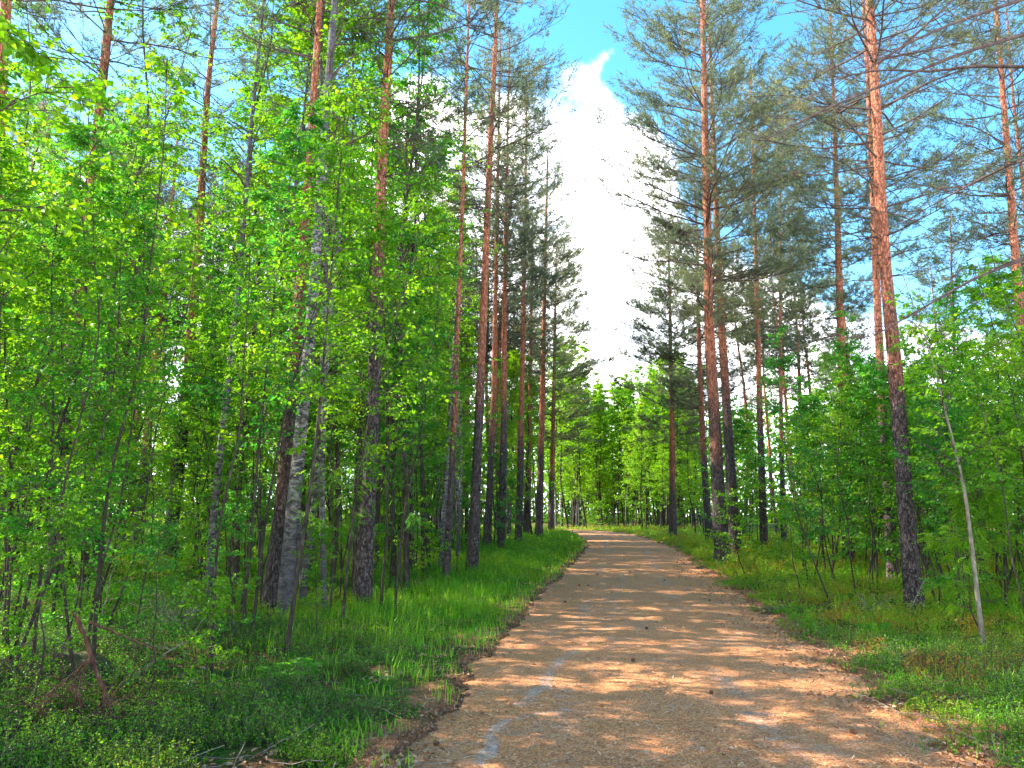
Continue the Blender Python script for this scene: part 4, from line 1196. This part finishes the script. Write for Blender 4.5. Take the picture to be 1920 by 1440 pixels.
cone = pine_cone_mesh(); proto = None
CONES = [(1333, 1306), (812, 1402), (1190, 1247), (1600, 1380), (1101, 1100), (1120, 1080), (1088, 1100), (1210, 1185), (1330, 1130), (1062, 1132), (1245, 1090), (1180, 1075)]
CF = ['pine cone near the bottom right among the litter of the road',
      'pine cone left of the pale wheel track where the sun stripes begin', 'farther of two cones left of the wheel track in the sun stripes', 'leftmost of the cones where the sun stripes begin',
      'pine cone in the middle of the road between the nearest cone and the sun stripes', 'pine cone close to the right verge below the tallest roadside pine', 'pine cone close to the left lip beside the long grass',
      'rightmost pine cone within the far sun stripes', 'pine cone right of the pale wheel track in the far sun stripes']
CL = {0: 'dark pine cone lying alone on the near right half of the road', 1: 'dark pine cone near the left edge at the bottom of the road', 2: 'pine cone in the middle of the road behind the nearest one'}
for k, c in enumerate(CONES):
    b = at(*c)
    if proto is None: o = proto = link_obj('pine_cone', cone)
    else: o = proto.copy(); scene.collection.objects.link(o)
    o.location = (b[0], b[1], float(road_z(np.array([b[0]]), np.array([b[1]]))[0]) + .017)
    o.rotation_euler = (R(88), 0, k * 1.9); o.scale = (.85,) * 3
    tag(o, CL.get(k, CF[k - 3]), 'pine cone', 'pine cones lying on the road')


def fern(px, py, n, L, lab, seed):
    rg = np.random.default_rng(seed); b = at(px, py); root = thing('fern', (b[0], b[1], ghs(*b)))
    for k in range(n):
        g = Geo(); az = k * 6.283 / n + rg.normal(0, .25); l = L * rg.uniform(.8, 1.15); t = np.linspace(0, 1, 16)
        P = np.stack([np.sin(az) * l * t * .85, np.cos(az) * l * t * .85, l * (t * 1.0 - .72 * t * t)], 1)
        tubes(g, P[None], (.0035 * (1 - t) + .001)[None], 4, 0, tint=.4)
        m = 15; q = np.repeat(np.linspace(.15, .98, m), 2); sg = np.tile([1., -1.], m)
        base = np.stack([np.interp(q, t, P[:, j]) for j in range(3)], 1)
        Dd = sph(np.full(2 * m, az), np.zeros(2 * m)) * .35 + sph(np.full(2 * m, az + 1.57), np.zeros(2 * m)) * sg[:, None]; Dd[:, 2] -= .12
        leaves(g, base, Dd, np.tile([0, 0, 1.0], (2 * m, 1)), l * .24 * np.sin(np.pi * (q * .86 + .12)) ** .8 + .01, .12, True, np.clip(rg.normal(.6, .15, 2 * m), 0, 1), fold=.05)
        link_obj('frond', g.mesh('frond', [M_FERN]), root)
    tag(root, lab, 'fern')


fern(545, 1290, 7, .42, 'bright fern below the large birch at the edge of the left verge', 1)
fern(1640, 1195, 6, .30, 'small fern on the right verge left of the big near pine', 2)
fern(640, 1050, 6, .5, 'fern behind the rowan between the birch and the dark-footed pine', 3)


def dead_branch():
    b = at(208, 1405); Y0 = b[1]; rg = np.random.default_rng(44); g = Geo()
    pts = [(138, 1148, .25), (158, 1190, .22), (172, 1235, .18), (190, 1280, .12), (206, 1320, .07), (206, 1370, .03), (210, 1420, .0)]
    P = np.array([onplane(a, c, Y0 + d_) for a, c, d_ in pts]); loc = np.array([P[-1, 0], P[-1, 1], ghs(P[-1, 0], P[-1, 1])]); P[-1, 2] = loc[2] - .03
    tt = np.linspace(0, 1, 18); s = np.linspace(0, 1, len(P)); Q = np.stack([np.interp(tt, s, P[:, j]) for j in range(3)], 1) - loc
    Q += rg.normal(0, .004, Q.shape)
    tubes(g, Q[None], (np.interp(tt, [0, .5, 1], [.018, .015, .006]))[None], 8, 0)
    for a, bb, c, rr in (((168, 1166), (215, 1185), (292, 1218), .008), ((176, 1228), (140, 1260), (85, 1305), .007), ((195, 1290), (196, 1330), (178, 1395), .007),
                         ((176, 1228), (150, 1262), (128, 1290), .005), ((204, 1320), (208, 1350), (216, 1372), .005), ((196, 1300), (170, 1370), (120, 1420), .006)):
        A = np.array([onplane(*p_, Y0 + o_) for p_, o_ in ((a, .2), (bb, .1), (c, -.1))]) - loc
        A3 = np.stack([np.interp(np.linspace(0, 1, 8), [0, .5, 1], A[:, j]) for j in range(3)], 1); A3[1:-1] = (A3[:-2] + 2 * A3[1:-1] + A3[2:]) / 4
        tubes(g, A3[None], (np.linspace(rr * 1.35, .003, 8))[None], 5, 0)
        n = 11; q = rg.integers(1, 7, n); base = A3[q]; dr = unit(A3[-1] - A3[0]); az = math.atan2(dr[0], dr[1]) + rg.normal(0, .6, n)
        lb = Limbs(rg, base, az, np.full(n, math.asin(dr[2])) + rg.normal(0, .25, n), rg.uniform(.08, .24, n), bend=-.15); lb.geo(g, np.full(n, .0042), 4, 3, 0)
    o = link_obj('fallen_branch', g.mesh('fallen_branch', [M_DEAD], smooth=True)); o.location = loc
    tag(o, 'broken reddish dead branch propped upright in the left foreground', 'branch')


dead_branch()


def dead_shrub(px, py, n, hgt, lab, seed, mat):
    rg = np.random.default_rng(seed); b = at(px, py); g = Geo()
    base = np.stack([rg.normal(0, .09, n), rg.normal(0, .09, n), np.full(n, -.02)], 1)
    lb = Limbs(rg, base, rg.random(n) * 6.283, np.radians(rg.uniform(25, 85, n)), hgt * rg.uniform(.5, 1.15, n), bend=-.35, lat=.3, wob=.06)
    lb.geo(g, rg.uniform(.0035, .008, n), 8, 4, 0)
    bi = np.repeat(np.arange(n), 5); m = len(bi)
    l2 = Limbs(rg, lb.pt(bi, rg.uniform(.3, .95, m)), lb.az[bi] + rg.normal(0, 1.0, m), np.radians(rg.normal(10, 35, m)), hgt * rg.uniform(.12, .45, m), bend=-.2, lat=.3, wob=.06)
    l2.geo(g, np.full(m, .003), 5, 3, 0, rmin=.0014)
    o = link_obj('dead_shrub', g.mesh('dead_shrub', [mat], smooth=True)); o.location = (b[0], b[1], ghs(*b)); tag(o, lab, 'dead shrub')


dead_shrub(150, 1400, 26, .75, 'tangle of dry reddish twigs below the broken branch in the left foreground', 61, M_DEAD)
dead_shrub(330, 1215, 22, .85, 'grey tangle of dead twigs in front of the slender birch', 62, M_PALE)
dead_shrub(20, 1330, 20, .8, 'dark bare twig tangle at the left edge below the leaning sapling', 63, M_TWIG)
dead_shrub(1640, 1150, 14, .6, 'thin dry twig clump left of the big near pine', 64, M_PALE)


def stone(px, py, s, lab, seed, mat=None):
    rg = np.random.default_rng(seed); nu, nv = 40, 24
    U, V = np.meshgrid(np.linspace(0, 2 * np.pi, nu, endpoint=False), np.linspace(-.35, np.pi / 2, nv))
    d = np.stack([np.cos(U) * np.cos(V), np.sin(U) * np.cos(V), np.sin(V)], -1)
    nz = vnoise(d[..., 0] * 1.6 + d[..., 2] + seed, d[..., 1] * 1.6 + d[..., 2], 1.3) - .5 + .3 * (vnoise(d[..., 0] * 5 + seed, d[..., 1] * 5 + d[..., 2] * 4, 1) - .5)
    P = d * (1 + .30 * nz[..., None]) * np.array(s)
    i = np.arange(nv - 1)[:, None] * nu + np.arange(nu); j = np.arange(nv - 1)[:, None] * nu + (np.arange(nu) + 1) % nu
    g = Geo(); g.add(P, np.stack([i, j, j + nu, i + nu], -1).reshape(-1, 4)); b = at(px, py)
    o = link_obj('stone', g.mesh('stone', [mat or M_ROCK], smooth=True)); o.location = (b[0], b[1], ghs(*b)); tag(o, lab, 'stone')


stone(128, 1300, (.36, .28, .22), 'moss-covered stone mound behind the broken branch on the left', 3)
stone(1515, 1398, (.035, .025, .016), 'small grey pebble on the near right side of the road', 5)
stone(690, 1225, (.20, .15, .06), 'low mossy stone beside the grassy left verge', 7)

# a few logs and leaning dead sticks on the right
def stick(p0, p1, Yo, r, lab, seed, h1):
    rg = np.random.default_rng(seed); a = at(*p0); A = np.array([a[0], a[1], ghs(*a) + .01]); B = onplane(*p1, a[1] + Yo)
    if h1 is not None: B[2] = ghs(B[0], B[1]) + h1
    t = np.linspace(0, 1, 12)[:, None]; P = A + (B - A) * t + np.array([0, 0, 1.0]) * (np.sin(t * 3.14) * .05) + rg.normal(0, .008, (12, 3))
    P -= A; g = Geo(); tubes(g, P[None], (np.linspace(r, r * .4, 12))[None], 6, 0)
    n = 5; q = rg.integers(3, 11, n); lb = Limbs(rg, P[q], rg.random(n) * 6.28, np.radians(rg.uniform(10, 60, n)), rg.uniform(.1, .3, n)); lb.geo(g, np.full(n, r * .4), 4, 4, 0)
    o = link_obj('dry_stick', g.mesh('dry_stick', [M_PALE], smooth=True)); o.location = A; tag(o, lab, 'stick')


stick((1705, 1150), (1750, 1060), .1, .010, 'thin forked dry stick leaning at the foot of the big near pine', 2, None)
stick((1660, 1262), (1700, 1225), .3, .006, 'curved dry stick on the right verge', 3, .06)
stick((215, 1320), (395, 1180), 1.2, .009, 'long pale stick leaning right of the broken branch', 4, None)
stick((185, 1200), (225, 1020), .2, .010, 'pale dead stem standing beside the leaning rowan', 5, None)


# ------------------------------------------------------------------ labels that single out each copy, by the named tree it stands nearest to
LM = [(97, 13.6, 'stout left pine'), (312, 21, 'bright orange pine'), (390, 12.4, 'slender birch'), (530, 11.4, 'large birch'),
      (678, 12.6, 'thick dark-footed pine'), (885, 20.5, 'foremost left roadside pine'), (1033, 60, 'last left roadside pine'),
      (1262, 50, 'farthest right roadside pine'), (1355, 24, 'tall lone roadside pine'), (1592, 26, 'grey-footed orange pine'),
      (1714, 12.6, 'big near right pine'), (1845, 9.3, 'arching pale sapling')]
ORD = ['first', 'second', 'third', 'fourth', 'fifth', 'sixth', 'seventh', 'eighth', 'ninth', 'tenth', 'eleventh', 'twelfth', 'thirteenth', 'fourteenth',
       'fifteenth', 'sixteenth', 'seventeenth', 'eighteenth', 'nineteenth', 'twentieth']
KIND = {'thin leafy birch tree among': 'thin leafy birch', 'thin leafy sapling in the crowded': 'leafy sapling', 'leafy sapling in the thicket right': 'leafy sapling',
        'spindly': 'spindly bare stem', 'low-branched': 'low-branched sapling', 'low leafy bush': 'low bush', 'orange-trunked pine seen': 'background pine',
        'pine standing deep': 'background pine', 'sunlit broadleaf': 'background broadleaf', 'broadleaf tree deep': 'background broadleaf',
        'pale green birch in the wall': 'WALL', 'sunny bush at the foot': 'WALLB'}
buckets = {}
for o in scene.objects:
    if o.parent is not None or 'group' not in o or 'label' not in o: continue
    kd = next((v for k_, v in KIND.items() if o['label'].startswith(k_)), None)
    if kd is None: continue
    x, y = o.location.x, o.location.y; p = px_of(x, y)
    if kd.startswith('WALL'): buckets.setdefault((kd,), []).append((p, o)); continue
    lm = min(LM, key=lambda q: abs(q[0] - p)); side = 'left' if p < lm[0] else 'right'; dep = 'in front of' if y < lm[1] else 'behind'
    buckets.setdefault((kd, lm[2], side, dep), []).append((abs(p - lm[0]), o))
for key, lst in buckets.items():
    lst.sort(key=lambda q: q[0])
    if key[0].startswith('WALL'):
        noun = 'birch' if key[0] == 'WALL' else 'bush'; half = len(lst)
        for i, (_, o) in enumerate(lst):
            # three depths told apart as near, middle and far
            o['_d'] = o.location.y
        rows = sorted(lst, key=lambda q: q[1].location.y); m = max(1, (len(rows) + 4) // 5)
        nm = ['front', 'second', 'middle', 'fourth', 'rearmost']
        for ri in range(5):
            row = sorted(rows[ri * m:(ri + 1) * m], key=lambda q: q[0])
            for i, (_, o) in enumerate(row):
                o['label'] = f'{ORD[min(i, 19)]} {noun} from the left in the {nm[ri]} row beyond the road bend'
        for _, o in lst: del o['_d']
        continue
    kd, lm, side, dep = key
    for i, (_, o) in enumerate(lst):
        n = ORD[i] if i < 20 else 'outermost'
        t_ = '' if i < 20 else ' ' + ORD[(i - 20) % 20]
        o['label'] = f'{n}{t_} {kd} {side} of the {lm}, {"nearer" if dep != "behind" else "farther"} than it'
